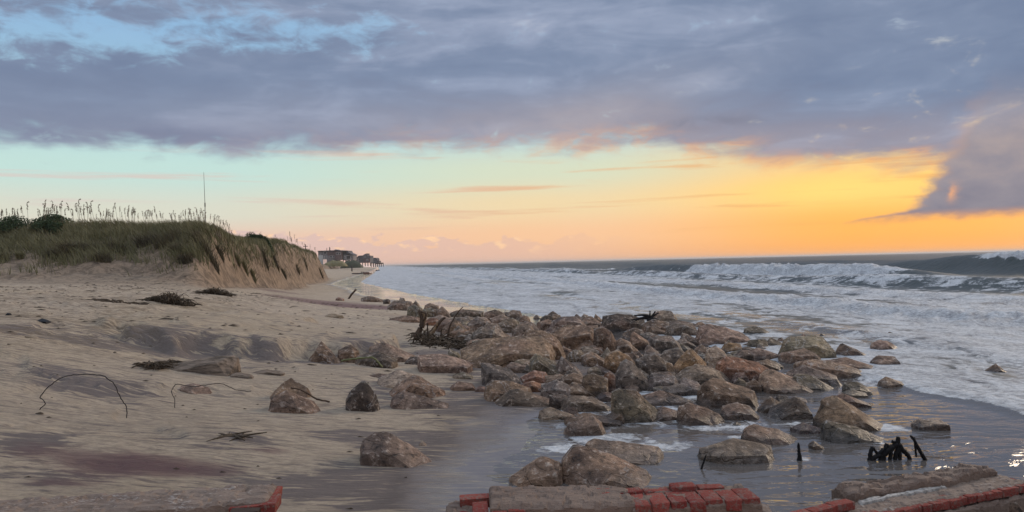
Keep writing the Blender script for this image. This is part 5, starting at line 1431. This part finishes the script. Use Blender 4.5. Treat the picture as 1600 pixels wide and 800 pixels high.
M['timber'] = plain('pier_timber', (.085, .07, .06), .85, .3, 4, .2); M['deck_red'] = plain('red_brown_deck', (.22, .105, .075), .8, .4, 4, .3)
class House:
    def __init__(s, name, label, px, py, D):
        s.o = at(px, py, D); s.k = D / FPX; s.px = px; s.py = py
        s.e = empty(name, s.o); tag(s.e, label, 'house'); s.D = D
    def q(s, px, py):                      # metres across and up from the house's base point
        return ((px - s.px) * s.k, (s.py - py) * s.k)
    def block(s, name, mat, x0, y0, x1, y1, d0=0.0, d1=9.0, parent=None):
        a, b = s.q(x0, y0), s.q(x1, y1)
        return MB().box(((a[0] + b[0]) / 2, (d0 + d1) / 2, (a[1] + b[1]) / 2), (b[0] - a[0], d1 - d0, a[1] - b[1])).build(name, mat, parent or s.e)
    def prism(s, name, mat, pts, d0=-.4, d1=9.4):
        return MB().prism([s.q(*p) for p in pts], d0, d1).build(name, mat, s.e)
    def window(s, x0, y0, x1, y1, d=0.0):
        f = s.block('window', M['trim'], x0, y0, x1, y1, d - .14, d + .05)
        g_ = .42
        p = s.block('pane', M['glass'], x0 + g_, y0 + g_, x1 - g_, y1 - g_, d - .18, d - .08, f); return f
    def stilts(s, x0, x1, n, ytop, yb, d=(0.5, 8.0)):
        for i in range(n):
            for dd in d:
                x = x0 + (x1 - x0) * i / (n - 1); a, b = s.q(x, ytop), s.q(x, yb)
                MB().box((a[0], dd, (a[1] + b[1]) / 2), (.32, .32, a[1] - b[1])).build('piling', M['timber'], s.e)
# the brown house
h = House('beach_house', 'long brown shingled beach house with flat roofs, leftmost of the far houses', 525, 413, 400)
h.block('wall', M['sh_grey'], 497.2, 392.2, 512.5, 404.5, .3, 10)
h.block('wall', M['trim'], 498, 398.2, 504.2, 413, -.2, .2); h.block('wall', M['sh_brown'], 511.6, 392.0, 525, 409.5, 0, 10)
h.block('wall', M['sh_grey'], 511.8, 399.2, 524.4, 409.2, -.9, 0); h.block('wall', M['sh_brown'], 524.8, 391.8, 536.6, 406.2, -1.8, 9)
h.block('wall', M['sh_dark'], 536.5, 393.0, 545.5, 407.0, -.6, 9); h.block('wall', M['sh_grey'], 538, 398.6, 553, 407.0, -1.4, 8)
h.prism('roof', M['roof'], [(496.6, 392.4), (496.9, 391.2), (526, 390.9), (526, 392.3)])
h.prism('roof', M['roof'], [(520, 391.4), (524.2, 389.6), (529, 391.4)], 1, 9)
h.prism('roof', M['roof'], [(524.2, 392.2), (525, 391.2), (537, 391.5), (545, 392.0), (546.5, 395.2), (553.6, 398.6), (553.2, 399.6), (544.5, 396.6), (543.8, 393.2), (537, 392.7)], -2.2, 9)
for w in ((498.6, 394.8, 501.4, 397.4), (505.6, 392.9, 510.4, 396.6)): h.window(*w, .3)
h.window(516.2, 399.6, 520.4, 402.6, -.9); h.window(520.8, 399.6, 523.4, 402.6, -.9)
h.window(526.8, 394.7, 530.2, 398.2, -1.8); h.window(530.6, 394.7, 533.8, 398.2, -1.8)
h.window(542.0, 399.8, 549.0, 405.6, -1.4); h.window(539.2, 400.6, 541.0, 404.6, -1.4); h.window(550.0, 400.2, 552.2, 404.4, -1.4)
for x in (504.6, 507.6, 510.6): h.block('column', M['trim'], x, 399, x + 1.1, 413, -.5, -.2)
h.stilts(513, 536, 6, 407, 414.5); h.stilts(540, 552, 3, 406, 415)
for x, y in ((509.6, 386.8), (513.8, 385.4), (514.6, 386.4)): h.block('chimney', M['timber'], x - .28, y, x + .28, 391.6, 2, 2.3)
# the house with the pointed gables
h = House('beach_house', 'dark gabled beach house on pilings, middle of the far houses', 569, 414, 430)
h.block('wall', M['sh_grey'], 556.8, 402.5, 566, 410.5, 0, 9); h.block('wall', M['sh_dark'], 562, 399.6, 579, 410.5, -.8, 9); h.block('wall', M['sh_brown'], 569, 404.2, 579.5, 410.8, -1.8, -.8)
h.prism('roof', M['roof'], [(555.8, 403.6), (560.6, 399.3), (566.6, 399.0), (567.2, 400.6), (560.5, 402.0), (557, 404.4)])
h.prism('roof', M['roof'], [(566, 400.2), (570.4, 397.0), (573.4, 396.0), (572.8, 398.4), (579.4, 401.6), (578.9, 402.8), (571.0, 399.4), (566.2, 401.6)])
h.window(569.6, 399.9, 572.4, 402.2, -.8); h.window(560.0, 403.6, 563.4, 406.4, 0); h.window(573.4, 405.2, 576.4, 407.8, -1.8)
h.stilts(558, 579, 6, 410, 416.2)
# the low house over the surf
h = House('beach_house', 'low dark house with stepped decks over the surf, rightmost far house', 586, 415, 455)
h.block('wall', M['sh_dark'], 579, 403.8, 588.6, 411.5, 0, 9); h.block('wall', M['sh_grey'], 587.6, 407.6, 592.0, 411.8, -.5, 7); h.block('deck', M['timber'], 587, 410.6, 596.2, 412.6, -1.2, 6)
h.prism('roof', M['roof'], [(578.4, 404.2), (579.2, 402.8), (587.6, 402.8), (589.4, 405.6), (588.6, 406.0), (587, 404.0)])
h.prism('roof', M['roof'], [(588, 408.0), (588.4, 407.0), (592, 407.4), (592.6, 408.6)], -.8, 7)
h.window(581.0, 405.6, 583.4, 408.4, 0); h.window(584.4, 405.6, 586.6, 408.4, 0)
h.block('railing', M['timber'], 590.5, 409.2, 596.0, 409.7, -1.2, -1.0)
h.stilts(580, 595.4, 6, 411, 417.2)

# low grassy knoll and shrubs at the houses' feet
def knoll(label, x0, y0, x1, y1, D, mat, seed, name='grassy_knoll', cat='mound'):
    o0 = at((x0 + x1) / 2, y1, D); w = px2m(x1 - x0, D); hh = px2m(y1 - y0, D); nx, ny = 44, 16; V = []
    for i in range(nx + 1):
        for j in range(ny + 1):
            a = i / nx * 2 - 1; b = j / ny * 2 - 1
            r = max(0, 1 - abs(a) ** 2.6) * max(0, 1 - abs(b) ** 2)
            V.append([a * w / 2, b * w * .28, hh * (r ** .55) * (1 + .25 * float(fbm(a * 3 + seed, b * 3, 1., 3)) + .10 * float(pn(a * 14 + seed, b * 9, 3.))) - .6])
    F = [(i * (ny + 1) + j, (i + 1) * (ny + 1) + j, (i + 1) * (ny + 1) + j + 1, i * (ny + 1) + j + 1) for i in range(nx) for j in range(ny)]
    o = link(name, mesh_np(name, V, F), mat, None, o0); tag(o, label, cat); return o
M['far_grass'] = leaf_mat('far_grass', (.16, .135, .06), (.22, .18, .09)); M['far_shrub'] = leaf_mat('far_shrub', (.05, .055, .032), (.085, .085, .05))
knoll('ochre grassy knoll in front of the leftmost far house', 506, 405.5, 542, 414.5, 380, M['far_grass'], 1)
knoll('dark shrubby bank under the leftmost far house', 533, 405.5, 566, 417.0, 388, M['far_shrub'], 4, 'shrub_bank', 'shrubs')

# wreckage on the sand below the houses
b = ground(566, 428.5); e = empty('wooden_platform', b); tag(e, 'stranded red-brown deck section tipped on the far sand', 'deck')
kk = b.y / FPX
for i in range(9): MB().box(((i - 4) * 3.1 * kk, 0, 1.6 * kk - .018 * i), (2.9 * kk, 2.2, .22)).build('plank', M['deck_red'], e)
MB().box((8 * kk, -1.2, 1.5 * kk), (9 * kk, .2, 3.2 * kk)).build('side_board', M['deck_red'], e); MB().box((-6 * kk, -1.2, 1.3 * kk), (18 * kk, .2, 1.6 * kk)).build('side_board', M['timber'], e)
for x in (-1.5, 1.2): MB().box((x * kk, .3, 3.2 * kk), (1.2 * kk, .5, 1.8 * kk)).build('post', M['timber'], e)
b = ground(549.8, 424); kk = b.y / FPX
e = empty('broken_piling', b); tag(e, 'dark upright broken piling on the far sand by the deck section', 'piling')
MB().tube([(0, 0, -.1), (.2 * kk, 0, 4.5 * kk), (-.2 * kk, 0, 8.6 * kk)], [1.2 * kk, 1.0 * kk, .9 * kk], 7, .12, 2).build('post', M['timber'], e)
MB().box((-.2 * kk, 0, 7.0 * kk), (3.2 * kk, .25, 1.4 * kk)).build('cross_board', M['timber'], e)
b = ground(590, 423.5); kk = b.y / FPX
e = empty('wreck_frame', b); tag(e, 'small broken timber frame at the far waterline', 'wreckage')
MB().box((0, 0, 1.2 * kk), (5.5 * kk, .8, .9 * kk)).build('beam', M['timber'], e)
for x in (-2.2, 2.2): MB().box((x * kk, 0, .9 * kk), (.9 * kk, .4, 2.8 * kk)).build('post', M['timber'], e)
# ------------------------------------------------------------------ salt haze over the beach
def build_haze():
    g, _ = None, None
    mt = bpy.data.materials.new('haze'); mt.use_nodes = True; t = mt.node_tree; t.nodes.clear()
    pv = t.nodes.new('ShaderNodeVolumePrincipled'); pv.inputs['Color'].default_value = (.95, .90, .86, 1)
    pv.inputs['Density'].default_value = .00016; pv.inputs['Anisotropy'].default_value = .3
    o_ = t.nodes.new('ShaderNodeOutputMaterial'); t.links.new(pv.outputs[0], o_.inputs['Volume'])
    o = MB().box((0, 15000, 2.6), (64000, 32000, 25.2)).build('haze', mt)
    tag(o, 'thin salt haze over the beach and sea', 'haze', None, 'stuff')
build_haze()
